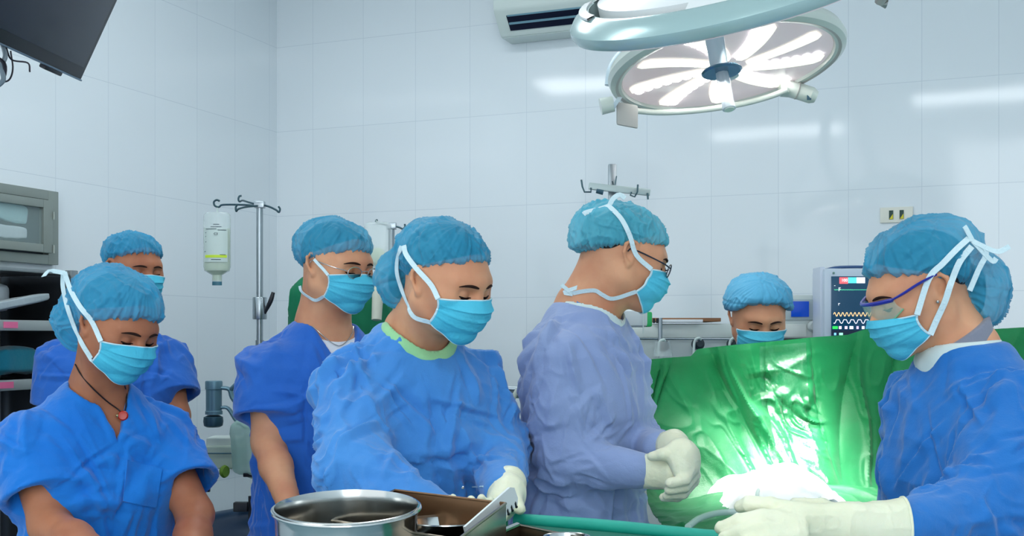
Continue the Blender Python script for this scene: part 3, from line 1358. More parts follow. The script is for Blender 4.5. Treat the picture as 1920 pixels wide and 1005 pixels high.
    if inner:
        im, t0_, t1_, ex = inner
        fi = Field(np.arange(T.c[0] - .14, T.c[0] + .14, .004), np.arange(T.c[1] - .14, T.c[1] + .14, .004), np.arange(T.c[2] - .12, T.c[2] + .12, .004))
        ax_ = nk1 - nk0
        Ln = np.linalg.norm(ax_)
        ax_ = ax_ / Ln
        fi.cone(nk0 - ax_ * .05, nk1 + ax_ * .05, nr + ex, nr + ex * .8, 0)
        dd_ = (fi.xs[:, None, None] - nk0[0]) * ax_[0] + (fi.ys[None, :, None] - nk0[1]) * ax_[1] + (fi.zs[None, None, :] - nk0[2]) * ax_[2]
        fx_ = (fi.xs[:, None, None] - nk0[0]) * T.R[1][0] + (fi.ys[None, :, None] - nk0[1]) * T.R[1][1] + 0 * fi.zs[None, None, :]
        dd_ = dd_ + fx_ * .45
        fi.v = smax(fi.v, np.maximum(dd_ - t1_ * Ln, t0_ * Ln - dd_).astype(np.float32), .004)
        vi, qi = fi.mesh(1)
        np_mesh('inner_collar', vi, qi, im, root)
    # trousers and shoes (below the frame)
    if garment == 'scrub' or True:
        ft = Field(axis_steps(T.c[0] - .45, T.c[0] + .45, T.c[0], T.c[0], .014, .014),
                   axis_steps(T.c[1] - .45, T.c[1] + .45, T.c[1], T.c[1], .014, .014), np.arange(.04, T.c[2] - .35, .016))
        for q in (0, 1):
            kn = knees[q]
            ft.cone(kn[0] + np.array([0, 0, -.02]), kn[1], .105, .085, .04)
            ft.cone(kn[1], feet[q] + np.array([0, 0, .05]), .085, .070, .03)
        vt, qt = ft.mesh(1)
        np_mesh('trousers', vt, qt, TROUSER, root)
    for q in (0, 1):
        a = feet[q]
        fs = Field(*[np.arange(a[i] - .22, a[i] + .22, .008) for i in (0, 1)], np.arange(.0, .16, .008))
        f2 = T.R[1] * np.array([1, 1, 0])
        fs.cone(np.array([a[0], a[1], .05]) - f2 * .03, np.array([a[0], a[1], .042]) + f2 * .17, .050, .044, .02)
        vs_, qs = fs.mesh(1)
        np_mesh('shoe', vs_, qs, SHOE, root)
    # ---- cap, mask, eyes
    cb = None
    if cap is not None:
        co, cv, cq = make_cap(None, h, cap, root, bb, seed)
        cb = BVHTree.FromPolygons(cv.tolist(), cq.tolist())
    mp = None
    mo = None
    if mask:
        mo, mp = make_mask(h, root, bb, hs, seed, maskspec)
    if eyes:
        eye_parts(h, root, hs, .3, bb, sides)
    return dict(root=root, h=h, T=T, bb=bb, gb=gb, cb=cb, mask=mp, mo=mo, sho=sho, arms=arms, gown=go, cuffs=cuffs, hs=hs)

# ------------------------------------------------------------------ the seven people
def local_ribbon(p, name, ctrl, width, parent, off=.0025, smooth_it=3, n=6, m=None):
    """ctrl: local head points or room points ('w', point)"""
    h = p['h']
    pts = [c[1] if c[0] == 'w' else h.w(*c) for c in ctrl]
    bv = [b for b in (p['cb'], p['bb']) if b is not None]
    c = h.w(0, -.02, .0)
    Q, N = wrap_pts(bv, c, pts, off, n, smooth_it)
    return ribbon(name, Q, N, width, m or TIE, parent)


def px(p, x, y, D=None):
    bv = [b for b in (p['cb'], p['bb'], p['gb']) if b is not None]
    return ('w', pix_hit(bv, x, y, D or p['h'].c[1]))


WHO = globals().get('WHO')

def want(k):
    return WHO is None or k in WHO

if want(1):
    D = 2.55
    p1 = person('p1', 'person in azure V-neck scrub top with a red pendant on a black cord',
                (220, 612, 2.50), 57, 24, -3, P(184, 738, 2.60), 36, 4, skin=SKIN_TAN, gm=SCRUB_BRIGHT, span=.160,
                arms=[(P(92, 985, 2.44), P(255, 1090, 2.20)), (P(366, 965, 2.60), P(352, 1110, 2.32))],
                cap=dict(m='azure', c=(0, -.026, .046), r=(.093, .118, .083), blobs=[((0, -.108, -.030), (.074, .062, .076))], low=[((0, -.104, -.045), (.060, .050, .058))], z0=-.002, slope=.58, k=.035),
                seed=1, hs=.95, vneck=(.100, .36, 0.012), sleeve=.66, sw=1.08, foldamp=1.0)
    r = p1['root']
    mo = p1['mo']
    tl = p1['mask'][0, 0]; bl = p1['mask'][0, -1]
    Mk = p1['mask']
    pix_ribbon(p1, 'mask_tie', Mk[0, 0], [(172, 603), (150, 575), (133, 545), (124, 520), (121, 510)], .0105, mo)
    pix_ribbon(p1, 'mask_tie', Mk[0, -1], [(168, 668), (154, 645), (140, 615), (126, 575), (118, 538), (118, 512)], .0105, mo)
    k0 = px(p1, 122, 512)[1]
    ribbon('mask_tie', catmull([k0, k0 + np.array([-.03, -.01, .004]), P(82, 518, 2.42)], 4), [np.array([0.1, -.9, .3])] * 9, .010, TIE, mo)
    # breast pocket
    q4 = [(238, 862), (304, 880), (292, 952), (230, 940)]
    pk = []
    for i in range(10):
        for j in range(10):
            u, w_ = i / 9, j / 9
            a_ = (1 - u) * (1 - w_); b_ = u * (1 - w_); c_ = u * w_; d_ = (1 - u) * w_
            x_ = sum(k * q[0] for k, q in zip((a_, b_, c_, d_), q4))
            y_ = sum(k * q[1] for k, q in zip((a_, b_, c_, d_), q4))
            hh = pix_hit([p1['gb']], x_, y_, 2.4)
            pk.append(hh - pix_dir(x_, y_) * .0035)
    sheet_solid('pocket', np.array(pk), 10, 10, SCRUB_BRIGHT, p1['gown'], .004)
    # necklace
    g = [p1['bb'], p1['gb']]
    nk = [pix_hit(g, *q, D) for q in ((142, 684), (152, 702), (172, 726), (200, 752), (222, 768), (232, 778))]
    nk2 = [pix_hit(g, *q, D) for q in ((233, 778), (237, 762), (238, 745), (236, 728), (232, 716))]
    o = tube_obj('necklace', [q + np.array([0, -.003, .001]) for q in catmull(nk, 4)], .0016, BLACKCORD, r, 8)
    tube_obj('necklace', [q + np.array([0, -.003, .001]) for q in catmull(nk2, 4)], .0016, BLACKCORD, r, 8)
    c0 = pix_hit(g, 233, 779, D) + np.array([0, -.008, 0])
    lathe_obj('pendant', [(0, -.005), (.009, -.004), (.0115, 0), (.009, .004), (0, .005)], axis_frame(c0, (0.2, -1, .2)), REDBEAD, o, 16)
    lathe_obj('pendant_bead', [(0, -.0045), (.003, -.003), (.0045, 0), (.003, .003), (0, .0045)], axis_frame(c0 + np.array([-.012, -.002, -.0]), (0, 0, 1)), GOLD, o, 12)

if want(2):
    p2 = person('p2', 'person in royal blue scrubs, mostly hidden behind the one with the red pendant',
                (252, 506, 3.5), 48, 8, 0, P(215, 615, 3.55), 22, 2, male=True, skin=SKIN_TAN, gm=SCRUB_ROYAL, span=.175,
                arms=[(P(110, 800, 3.5), P(170, 920, 3.3)), (P(333, 780, 3.55), P(318, 930, 3.35))],
                cap=dict(m='azure', c=(0, -.022, .048), r=(.086, .108, .072), z0=.022, slope=.38, amp=1.2), seed=2, sleeve=.62, vneck=(.13, .46, 0), hs=.95)

if want(3):
    D = 2.95
    p3 = person('p3', 'person in silver glasses and royal blue V-neck scrubs over a white undershirt',
                (632, 500, D), 52, 10, 0, P(606, 622, 3.0), 38, 2, male=True, skin=SKIN, gm=SCRUB_ROYAL, span=.172,
                arms=[(P(502, 830, 2.86), P(556, 985, 2.66)), (P(700, 830, 3.1), P(640, 985, 2.8))],
                cap=dict(m='teal', c=(0, -.028, .046), r=(.090, .120, .084), z0=.010, slope=.40, amp=1.0, pleats=18), seed=3, sleeve=.60,
                vneck=(.120, .50, 0.004), sw=1.05)
    r = p3['root']
    mo = p3['mo']
    Mk = p3['mask']
    h = p3['h']
    pix_ribbon(p3, 'mask_tie', Mk[0, 0], [(607, 506), (594, 492), (589, 486)], .0075, mo)
    pix_ribbon(p3, 'mask_tie', Mk[0, -1], [(592, 563), (577, 556), (565, 546), (562, 536)], .0085, mo)
    # glasses
    def glasses(p, parent, m, lensr=(.022, .015), rim=.0011, y=.106, z=-.004):
        h = p['h']
        fr = None
        for q in (-1, 1):
            pts = [h.w(q * .033 + lensr[0] * math.cos(a), y - .10 * abs(q * .033 + lensr[0] * math.cos(a)) , z + lensr[1] * math.sin(a)) for a in np.linspace(0, 2 * math.pi, 25)]
            o = tube_obj('spectacle_frame', pts, rim, m, parent, 6)
            tube_obj('temple_arm', [h.w(q * .056, y - .008, z + .004), h.w(q * .076, y - .035, z + .008), h.w(q * .082, 0, .012), h.w(q * .084, -.012, .004)], rim * 1.1, m, o, 6, 5)
            pl = [h.w(q * .033, y - .0035, z)]
            bm = bmesh.new()
            ring = [bm.verts.new(Vector(a)) for a in pts[:-1]]
            ring2 = [bm.verts.new(Vector(np.array(a) - h.R[1] * .0012)) for a in pts[:-1]]
            bm.faces.new(ring)
            bm.faces.new(ring2[::-1])
            for i in range(24):
                bm.faces.new([ring[i], ring[(i + 1) % 24], ring2[(i + 1) % 24], ring2[i]])
            bm_obj('lens', bm, LENS, o)
        tube_obj('nose_bridge', [h.w(-.012, y - .001, z + .005), h.w(0, y + .004, z + .007), h.w(.012, y - .001, z + .005)], rim, m, parent, 6, 4)
    glasses(p3, r, SILVER)
    # undershirt in the V and a fine chain
    T = p3['T']
    def vpatch(p, nm, m, ztop, zbot, halfw, off=.0025):
        T = p['T']
        nu, nv = 13, 9
        pts = []
        for i in range(nu):
            u = -1 + 2 * i / (nu - 1)
            for j in range(nv):
                t = j / (nv - 1)
                z = ztop + (zbot - ztop) * t - .012 * (1 - u * u) * (1 - t)
                x = u * halfw
                o_ = T.w(x, .3, z)
                hh = p['bb'].ray_cast(Vector(o_), Vector(-T.R[1]))
                q = np.array(hh[0]) if hh[0] is not None else T.w(x, .1, z)
                pts.append(q + T.R[1] * off)
        return sheet_solid(nm, pts, nu, nv, m, p['root'], .002)
    vpatch(p3, 'undershirt', TSHIRT, -.012, -.13, .060)
    ch = []
    for i in range(17):
        a = -1 + 2 * i / 16
        z = -.034 + .050 * abs(a) ** 1.6
        x = .062 * a
        hh = p3['bb'].ray_cast(Vector(T.w(x, .3, z)), Vector(-T.R[1]))
        q = np.array(hh[0]) if hh[0] is not None else T.w(x, .1, z)
        ch.append(q + T.R[1] * .0055)
    tube_obj('neck_chain', ch, .0012, SILVER, r, 6, 2)
    # belt pouch clip seen at the waist
    cl = pix_hit([p3['gb']], 549, 910, 2.9)
    box_obj('pen_clip', (.02, .008, .012), axis_frame(cl + np.array([0, -.004, 0]), (0, 0, 1)), BLKFRAME, r, bevel=.002)

if want(4):
    D = 2.25
    p4 = person('p4', 'person in sky blue gown with green collar, bowed over the steel basin',
                (838, 528, D), 52, 20, 3, P(776, 634, 2.36), 36, 5, skin=SKIN, garment='gown', gm=GOWN_BLUE, span=.146,
                arms=[(P(668, 880, 2.12), P(820, 965, 1.98)), (P(928, 845, 2.46), P(945, 925, 2.14))],
                cap=dict(m='teal', c=(0, -.028, .046), r=(.084, .107, .077), blobs=[((0, -.118, -.030), (.064, .052, .068))], z0=.016, slope=.56, k=.016, amp=1.0,
                         bun=[((0, -.110, -.03), (.04, .032, .045))], low=[((0, -.118, -.042), (.055, .046, .056))]),
                seed=4, hs=.95, inner=(GOWN_BLUE, .25, .80, .016), sw=1.12, foldamp=1.5, hands=(False, False), collar=(COLLAR_G, .020, .003), infl=(.022, .040), gown_z=.45)
    r = p4['root']
    mo = p4['mo']
    Mk = p4['mask']
    pix_ribbon(p4, 'mask_tie', Mk[0, 0], [(808, 534), (782, 505), (762, 478), (757, 460)], .010, mo)
    pix_ribbon(p4, 'mask_tie', Mk[0, -1], [(776, 594), (764, 570), (752, 540), (744, 510), (746, 480), (753, 462)], .0095, mo)
    # small slit with a tie tab on the gown front
    t0, t1 = pix_hit([p4['gb']], 886, 913, 2.1), pix_hit([p4['gb']], 906, 912, 2.1)
    tube_obj('gown_tab', [t0 + np.array([0, -.002, 0]), t1 + np.array([0, -.002, 0])], .0018, TIE, r, 6)
    s0 = pix_hit([p4['gb']], 868, 914, 2.1)
    lathe_obj('gown_snap', [(0, .002), (.003, .001), (.0035, 0)], axis_frame(s0, (0, -1, 0)), SILVER, r, 12)

if want(5):
    D = 2.6
    p5 = person('p5', 'person in lavender gown and dark glasses with gloved hands clasped',
                (1170, 482, D), 97, 17, 0, P(1098, 592, 2.62), 66, 3, male=True, skin=SKIN, garment='gown', gm=GOWN_LAV, span=.165,
                arms=[(P(1062, 862, 2.46), P(1196, 882, 2.38)), (P(1190, 830, 2.80), P(1235, 842, 2.46))],
                cap=dict(m='sheer', c=(0, -.024, .043), r=(.089, .118, .080), blobs=[((0, -.078, .006), (.07, .055, .050))], z0=.016, slope=.36, k=.03, amp=1.0, pleats=24),
                seed=5, inner=(GOWN_BLUE, .1, .80, .016), sw=.95, foldamp=1.2, hands=(False, False), collar=(COLLAR_W, .010, .004), infl=(.018, .034), gown_z=.45)
    r = p5['root']
    mo = p5['mo']
    Mk = p5['mask']
    pix_ribbon(p5, 'mask_tie', Mk[0, 0], [(1193, 478), (1181, 442), (1166, 412), (1148, 392), (1138, 385)], .0105, mo)
    pix_ribbon(p5, 'mask_tie', Mk[0, -1], [(1150, 560), (1130, 553), (1116, 545), (1095, 546), (1074, 550)], .0095, mo)
    k0 = px(p5, 1142, 386)[1]
    for q in ([(1150, 372), (1162, 365), (1172, 372)], [(1125, 392), (1100, 398), (1094, 402)]):
        ribbon('mask_tie', catmull([k0] + [P(a, b, k0[1]) for a, b in q], 4), [np.array([0.1, -.95, .3])] * 13, .011, TIE, mo)
    k1 = px(p5, 1074, 552)[1]
    for q in ([(1060, 540), (1052, 534)], [(1058, 548), (1085, 538)]):
        ribbon('mask_tie', catmull([k1] + [P(a, b, k1[1]) for a, b in q], 4), [np.array([0.1, -.95, .3])] * 9, .009, TIE, mo)
    glasses(p5, r, BLKFRAME, (.022, .015), .0015)

if want(6):
    p6 = person('p6', 'person seen from the front with lowered eyes behind the green drape',
                (1421, 594, 3.5), 3, 24, 0, P(1423, 700, 3.56), 0, 3, skin=SKIN, gm=SCRUB_ROYAL, span=.15,
                arms=[(P(1330, 860, 3.5), P(1380, 960, 3.3)), (P(1515, 860, 3.5), P(1470, 960, 3.3))],
                cap=dict(m='pale', c=(0, -.012, .042), r=(.108, .112, .094), z0=.046, slope=.26, amp=.8, pleats=13, round=.035, kick=-.75), seed=6,
                maskspec=dict(top=.002))

if want(7):
    D = 2.2
    p7 = person('p7', 'person in deep blue gown and blue-armed safety goggles, seen in profile at right',
                (1722, 548, D), -84, 20, 0, P(1812, 672, 2.18), -78, 4, skin=SKIN, garment='gown', gm=GOWN_DEEP, span=.152,
                arms=[(P(1850, 880, 2.44), P(1760, 970, 2.30)), (P(1850, 960, 1.93), P(1690, 988, 1.80))],
                cap=dict(m='teal', c=(0, -.030, .056), r=(.090, .122, .086), blobs=[((0, -.116, -.035), (.068, .062, .078))], low=[((0, -.112, -.050), (.058, .054, .062))], z0=.016, slope=.50, k=.02, amp=1.1,
                         bun=[((0, -.110, -.035), (.04, .035, .05))]),
                seed=7, inner=(COLLAR_GREY, .1, .95, .028), maskspec=dict(top=-.020, st=-.034), sw=1.22, foldamp=1.35, hands=(False, False), collar=(COLLAR_W, .022, .004), infl=(.024, .045), gown_z=.45)
    r = p7['root']
    mo = p7['mo']
    Mk = p7['mask']
    pix_ribbon(p7, 'mask_tie', Mk[-1, 0], [(1742, 522), (1768, 494), (1793, 468), (1816, 447)], .011, mo)
    pix_ribbon(p7, 'mask_tie', Mk[-1, -1], [(1757, 598), (1772, 565), (1784, 528), (1800, 490), (1822, 462)], .0115, mo)
    k0 = px(p7, 1822, 452)[1] + np.array([0, -.004, 0])
    for q in ([(1812, 430), (1808, 424)], [(1840, 460), (1870, 472), (1893, 462)], [(1850, 470), (1835, 505), (1818, 545)], [(1850, 480), (1862, 490), (1868, 484)]):
        c_ = catmull([k0] + [P(a, b, k0[1]) for a, b in q], 4)
        ribbon('mask_tie', c_, [np.array([0.1, -.95, .3])] * len(c_), .010, TIE, mo)
    # safety goggles
    h = p7['h']
    GB = mat('goggle_blue', rgb(34, 44, 150), 0.35)
    GL = mat('goggle_lens', rgb(215, 245, 225), 0.03, trans=0.0, alpha=0.22, spec=0.8)
    GG = mat('goggle_edge', rgb(150, 215, 170), 0.1, alpha=0.6)
    # brow bar and temple arms
    bar = [h.w(x, .108 - 5.5 * x * x, .012) for x in np.linspace(-.066, .066, 15)]
    gbm = bmesh.new()
    add_tube(gbm, bar, .0042, 8, 0, True)
    gb_ = bm_obj('goggle_frame', gbm, GB, r)
    for q in (-1, 1):
        pts = [h.w(q * .066, .088, .012), h.w(q * .080, .065, .018), h.w(q * .084, .03, .026), h.w(q * .086, -.004, .030)]
        tube_obj('goggle_arm', pts, [.0045, .0062, .0060, .0045], GB, gb_, 8, 5, flat=.45)
    nu, nv = 25, 9
    lp = []
    for i in range(nu):
        x = -.068 + .136 * i / (nu - 1)
        for j in range(nv):
            t = j / (nv - 1)
            z = .010 - t * .046 * (1 - .55 * abs(x / .068) ** 2.2)
            lp.append(h.w(x, .108 - 5.5 * x * x - .012 * t * t, z))
    sheet_solid('goggle_lens', lp, nu, nv, GL, gb_, .0015)
    tube_obj('lens_rim', [lp[i * nv + nv - 1] for i in range(nu)], .0016, GG, gb_, 6)
    e_ = pix_hit([p7['bb']], 1757, 566, 2.1)
    lathe_obj('earring', [(0, .0035), (.0025, .0025), (.0035, 0), (.0025, -.0025), (0, -.0035)], axis_frame(e_ + np.array([0, -.003, 0]), (0, 0, 1)), SILVER, r, 12)


# ------------------------------------------------------------------ gloves
def glove_mesh(name, parent, build, lo, hi, st=.0028, seed=0, amp=1.0):
    fd = Field(*[np.arange(lo[i], hi[i], st) for i in range(3)])
    build(fd)
    v, q = fd.mesh(3)
    n = vnormals(v, q)
    d = ridge(v[:, 0] * 45, v[:, 1] * 45, v[:, 2] * 45, seed, 2) * .0009 * amp + vnoise(v[:, 0] * 25, v[:, 1] * 25, v[:, 2] * 25, seed) * .0007
    return np_mesh(name, v + n * d[:, None], q, GLOVE, parent)


def bounds(pts, m=.06):
    a = np.array(pts)
    return a.min(0) - m, a.max(0) + m


if want(5):
    A = lambda x, y, d: P(x, y, d)
    w0, w1 = A(1185, 882, 2.39), A(1246, 884, 2.35)

    def right_glove(fd):
        fd.cone(w0, A(1222, 884, 2.37), .036, .033, .01, 'u', (0, 1, 0), .85)
        fd.cone(A(1222, 884, 2.37), A(1262, 888, 2.34), .033, .036, .02, 'u', (0, 1, 0), .75)
        for i, (y, dd) in enumerate(((872, 2.345), (886, 2.33), (900, 2.33), (911, 2.34))):
            a, b, c = A(1262, y, dd), A(1288, y + 2, dd - .004), A(1290, y + 6, dd + .03)
            fd.cone(a, b, .0115, .0108, .008)
            fd.cone(b, c, .0105, .009, .003)
        fd.cone(A(1225, 862, 2.36), A(1262, 858, 2.35), .0135, .0115, .012)
        fd.v = smax(fd.v, ((A(1192, 0, 2.38)[0] - fd.xs)[:, None, None] + 0 * fd.v).astype(np.float32), .002)
    g = glove_mesh('glove', p5['root'], right_glove, *bounds([w0, w1, A(1300, 890, 2.33)], .07), seed=3)
    # rolled cuff edge
    cpts = [A(1193, 882, 2.387) + np.array([0, .034 * math.cos(a), .036 * math.sin(a)]) for a in np.linspace(0, 2 * math.pi, 25)]
    tube_obj('cuff_roll', cpts, .0022, GLOVE, g, 8)

    def left_glove(fd):
        k = [A(1262, 838, 2.42), A(1290, 858, 2.33), A(1298, 874, 2.31)]
        fd.cone(A(1232, 836, 2.50), k[0], .030, .034, .02)
        fd.cone(k[0], A(1288, 862, 2.325), .036, .036, .02, 'u', (0.75, -.6, -.2), .72)
        fd.cone(A(1272, 850, 2.33), A(1284, 884, 2.31), .030, .026, .02, 'u', (.55, -.8, 0), .75)
        tips = [((1298, 876, 2.318), (1284, 900, 2.290), (1256, 906, 2.285)),
                ((1302, 890, 2.335), (1285, 913, 2.300), (1254, 919, 2.292)),
                ((1300, 902, 2.350), (1280, 925, 2.315), (1250, 929, 2.305)),
                ((1290, 910, 2.365), (1270, 932, 2.340), (1244, 932, 2.330))]
        for i, (a, b, c) in enumerate(tips):
            b0 = A(1290, 862 + i * 9, 2.315 + i * .014)
            r0 = .0125 - .0006 * i
            fd.cone(b0, A(*a), r0 * 1.15, r0 * 1.1, .010)
            fd.cone(A(*a), A(*b), r0 * 1.1, r0, .005)
            fd.cone(A(*b), A(*c), r0, r0 * .85, .003)
        # thumb laid over the other wrist
        fd.cone(A(1268, 846, 2.33), A(1243, 852, 2.315), .0155, .0135, .012)
        fd.cone(A(1243, 852, 2.315), A(1222, 856, 2.325), .0132, .0105, .004)
    glove_mesh('glove', p5['root'], left_glove, *bounds([A(1225, 836, 2.5), A(1305, 935, 2.29), A(1215, 850, 2.3)], .06), seed=5)

if want(7):
    D = 1.80

    def big_glove(fd):
        A = P
        fd.cone(A(1705, 992, 1.80), A(1640, 994, 1.78), .0515, .041, .01, 'u', (0, 1, 0), .8)
        fd.cone(A(1640, 994, 1.78), A(1590, 990, 1.765), .040, .036, .02, 'u', (0, 1, 0), .8)
        fd.cone(A(1590, 990, 1.765), A(1500, 984, 1.755), .037, .038, .03, 'u', (0, .9, .3), .62)
        # index finger on top, others below, thumb towards the patient
        f = [((1500, 962, 1.76), (1445, 948, 1.765), (1405, 946, 1.775), (1388, 950, 1.785), .0135),
             ((1495, 976, 1.74), (1430, 972, 1.73), (1385, 980, 1.735), (1352, 990, 1.745), .0140),
             ((1495, 990, 1.725), (1430, 990, 1.71), (1388, 999, 1.715), (1358, 1008, 1.725), .0135),
             ((1500, 1004, 1.715), (1445, 1008, 1.70), (1408, 1016, 1.70), (1385, 1024, 1.71), .0120)]
        for a, b, c, d, r0 in f:
            fd.cone(A(*a), A(*b), r0 * 1.2, r0 * 1.05, .010)
            fd.cone(A(*b), A(*c), r0 * 1.05, r0, .003)
            fd.cone(A(*c), A(*d), r0, r0 * .8, .003)
        fd.cone(A(1590, 972, 1.80), A(1540, 952, 1.83), .019, .016, .015)
        fd.cone(A(1540, 952, 1.83), A(1492, 946, 1.85), .0155, .012, .005)
        fd.v = smax(fd.v, ((fd.xs - A(1694, 0, 1.80)[0])[:, None, None] + 0 * fd.v).astype(np.float32), .002)
    g = glove_mesh('glove', p7['root'], big_glove, *bounds([P(1710, 990, 1.8), P(1350, 1020, 1.7), P(1490, 945, 1.86)], .06), seed=8, amp=1.6)
    a = P(1694, 992, 1.80)
    tube_obj('cuff_roll', [a + np.array([0, .040 * math.cos(t), .050 * math.sin(t)]) for t in np.linspace(0, 2 * math.pi, 25)], .003, GLOVE, g, 8)

    def far_glove(fd):
        add_hand(fd, P(1560, 930, 2.30), np.array([-1, -.2, -.15]), np.array([0, 0, -1.]), 1.0, .3)
        fd.cone(P(1580, 928, 2.31), P(1555, 930, 2.30), .034, .030, .01)
    # resting on the patient's far side behind the near arm

if want(4):
    def left4(fd):
        A = P
        fd.cone(A(955, 905, 2.17), A(950, 930, 2.13), .034, .032, .01)
        fd.cone(A(950, 925, 2.13), A(938, 950, 2.08), .034, .030, .02, 'u', (0, 1, 0), .7)
        for i in range(4):
            x = 905 + i * 13
            fd.cone(A(x + 12, 948, 2.07), A(x + 2, 962, 2.03), .0105, .0095, .008)
            fd.cone(A(x + 2, 962, 2.03), A(x - 2, 975, 2.02), .0095, .008, .003)
        fd.cone(A(965, 935, 2.10), A(975, 955, 2.06), .014, .011, .01)
    glove_mesh('glove', p4['root'], left4, *bounds([P(960, 900, 2.17), P(900, 975, 2.0)], .07), seed=9)

    def right4(fd):
        A = P
        fd.cone(A(805, 960, 2.00), A(835, 962, 1.98), .034, .032, .01)
        fd.cone(A(835, 966, 1.98), A(875, 972, 1.96), .034, .030, .02, 'u', (0, 0, 1), .7)
        for i, (x, y) in enumerate(((848, 927), (882, 930), (902, 927), (919, 932))):
            fd.cone(A(x - 4, 972, 1.965), A(x, 956, 1.955), .0100, .0092, .008)
            fd.cone(A(x, 956, 1.955), A(x + 1, y + 7, 1.945), .0090, .0078, .003)
    glove_mesh('glove', p4['root'], right4, *bounds([P(800, 960, 2.0), P(925, 930, 1.93)], .07), seed=12)

# ------------------------------------------------------------------ the room
CZ = 3.30
cor = P(519, 630, 5.625)[:2]
bd = np.array([.9277, -.3733])      # along the back wall, to the right
ld = np.array([-.3735, -.9277])     # along the left wall, towards the camera
bn = np.array([-.3733, -.9277])     # out of the back wall, into the room
ln = np.array([.9277, -.3733])      # out of the left wall


def wall_mat(name, phase, wz=.42, wx=.2815):
    m = bpy.data.materials.new(name)
    m.use_nodes = True
    nt = m.node_tree
    b = nt.nodes['Principled BSDF']
    tc = nt.nodes.new('ShaderNodeTexCoord')
    mp = nt.nodes.new('ShaderNodeMapping')
    mp.inputs['Location'].default_value = (-phase, -2.0155 + .42 * 20, 0)
    nt.links.new(tc.outputs['Object'], mp.inputs['Vector'])
    br = nt.nodes.new('ShaderNodeTexBrick')
    br.offset = 0.0
    br.squash = 1.0
    br.inputs['Scale'].default_value = 1.0
    br.inputs['Brick Width'].default_value = wx
    br.inputs['Row Height'].default_value = wz
    br.inputs['Mortar Size'].default_value = .0013
    br.inputs['Mortar Smooth'].default_value = .3
    br.inputs['Color1'].default_value = rgb(228, 236, 241)
    br.inputs['Color2'].default_value = rgb(230, 238, 243)
    br.inputs['Mortar'].default_value = rgb(208, 218, 226)
    nt.links.new(mp.outputs[0], br.inputs['Vector'])
    nt.links.new(br.outputs['Color'], b.inputs['Base Color'])
    b.inputs['Roughness'].default_value = .07
    b.inputs['Specular IOR Level'].default_value = .5
    n = nt.nodes.new('ShaderNodeTexNoise')
    n.inputs['Scale'].default_value = 2.2
    n.inputs['Detail'].default_value = 1
    nt.links.new(tc.outputs['Object'], n.inputs['Vector'])
    b1 = nt.nodes.new('ShaderNodeBump')
    b1.inputs['Strength'].default_value = .12
    b1.inputs['Distance'].default_value = .010
    nt.links.new(n.outputs['Fac'], b1.inputs['Height'])
    b2 = nt.nodes.new('ShaderNodeBump')
    b2.inputs['Strength'].default_value = .12
    b2.inputs['Distance'].default_value = .002
    b2.invert = True
    nt.links.new(br.outputs['Fac'], b2.inputs['Height'])
    nt.links.new(b1.outputs[0], b2.inputs['Normal'])
    nt.links.new(b2.outputs[0], b.inputs['Normal'])
    return m


def wall(name, o2, d2, n2, length, z0, z1, material, thick=.08, start=0.0):
    """a slab whose local x runs along the wall and local y is height"""
    bm = bmesh.new()
    add_box(bm, (length - start, z1 - z0, thick), None, ((length + start) / 2, (z1 + z0) / 2, -thick / 2))
    bmesh.ops.recalc_face_normals(bm, faces=bm.faces)
    me = bpy.data.meshes.new(name)
    bm.to_mesh(me)
    bm.free()
    me.materials.append(material)
    o = bpy.data.objects.new(name, me)
    COL.objects.link(o)
    o.matrix_world = frame((d2[0], d2[1], 0), (0, 0, 1), (n2[0], n2[1], 0), (o2[0], o2[1], 0))
    return struct(o)


def bw(s, z, off=0.0):
    """point on the back wall: s metres from the corner, height z"""
    p = cor + bd * s + bn * off
    return np.array([p[0], p[1], z])


def lw(s, z, off=0.0):
    p = cor + ld * s + ln * off
    return np.array([p[0], p[1], z])


def on_wall(px_, py_, which='b', off=0.0):
    """where the view ray through a pixel meets a wall (moved off it by off)"""
    n2 = bn if which == 'b' else ln
    r = np.array([(px_ - 960) / F, 1.0, (HY - py_) / F])
    c = cor + n2 * off
    t = np.dot(c, n2) / np.dot(r[:2], n2)
    return CAMP + r * t


FB = frame((bd[0], bd[1], 0), (bn[0], bn[1], 0), (0, 0, 1))     # x along back wall, y into the room
FL = frame((-ld[0], -ld[1], 0), (ln[0], ln[1], 0), (0, 0, 1))   # x along left wall away from camera, y into the room


def at(Fm, o):
    m = Fm.copy()
    for j in range(3):
        m[j][3] = float(o[j])
    return m


wall('wall_back', cor, bd, bn, 4.6, 0, CZ, wall_mat('tiles_back', .209), start=-.08)
wall('wall_left', cor, ld, ln, 6.6, 0, CZ, wall_mat('tiles_left', .065), start=-.08)
rc = cor + bd * 4.6
wall('wall_right', rc, ld, -ln, 6.6, 0, CZ, wall_mat('tiles_right', .065))
FLOORM = mat('floor_vinyl', rgb(120, 150, 160), .35, col2=rgb(132, 160, 168), nscale=40, bump=.05)
CEILM = mat('ceiling_paint', rgb(236, 240, 240), .8)
for nm, z, m_ in (('floor', -.05, FLOORM), ('ceiling', CZ + .05, CEILM)):
    bm = bmesh.new()
    add_box(bm, (6.4, 6.8, .1))
    bmesh.ops.recalc_face_normals(bm, faces=bm.faces)
    me = bpy.data.meshes.new(nm)
    bm.to_mesh(me)
    bm.free()
    me.materials.append(m_)
    o = bpy.data.objects.new(nm, me)
    COL.objects.link(o)
    cc = cor + bd * 2.3 + ld * 3.3
    o.matrix_world = frame((bd[0], bd[1], 0), (bn[0], bn[1], 0), (0, 0, 1), (cc[0], cc[1], z))
    struct(o)

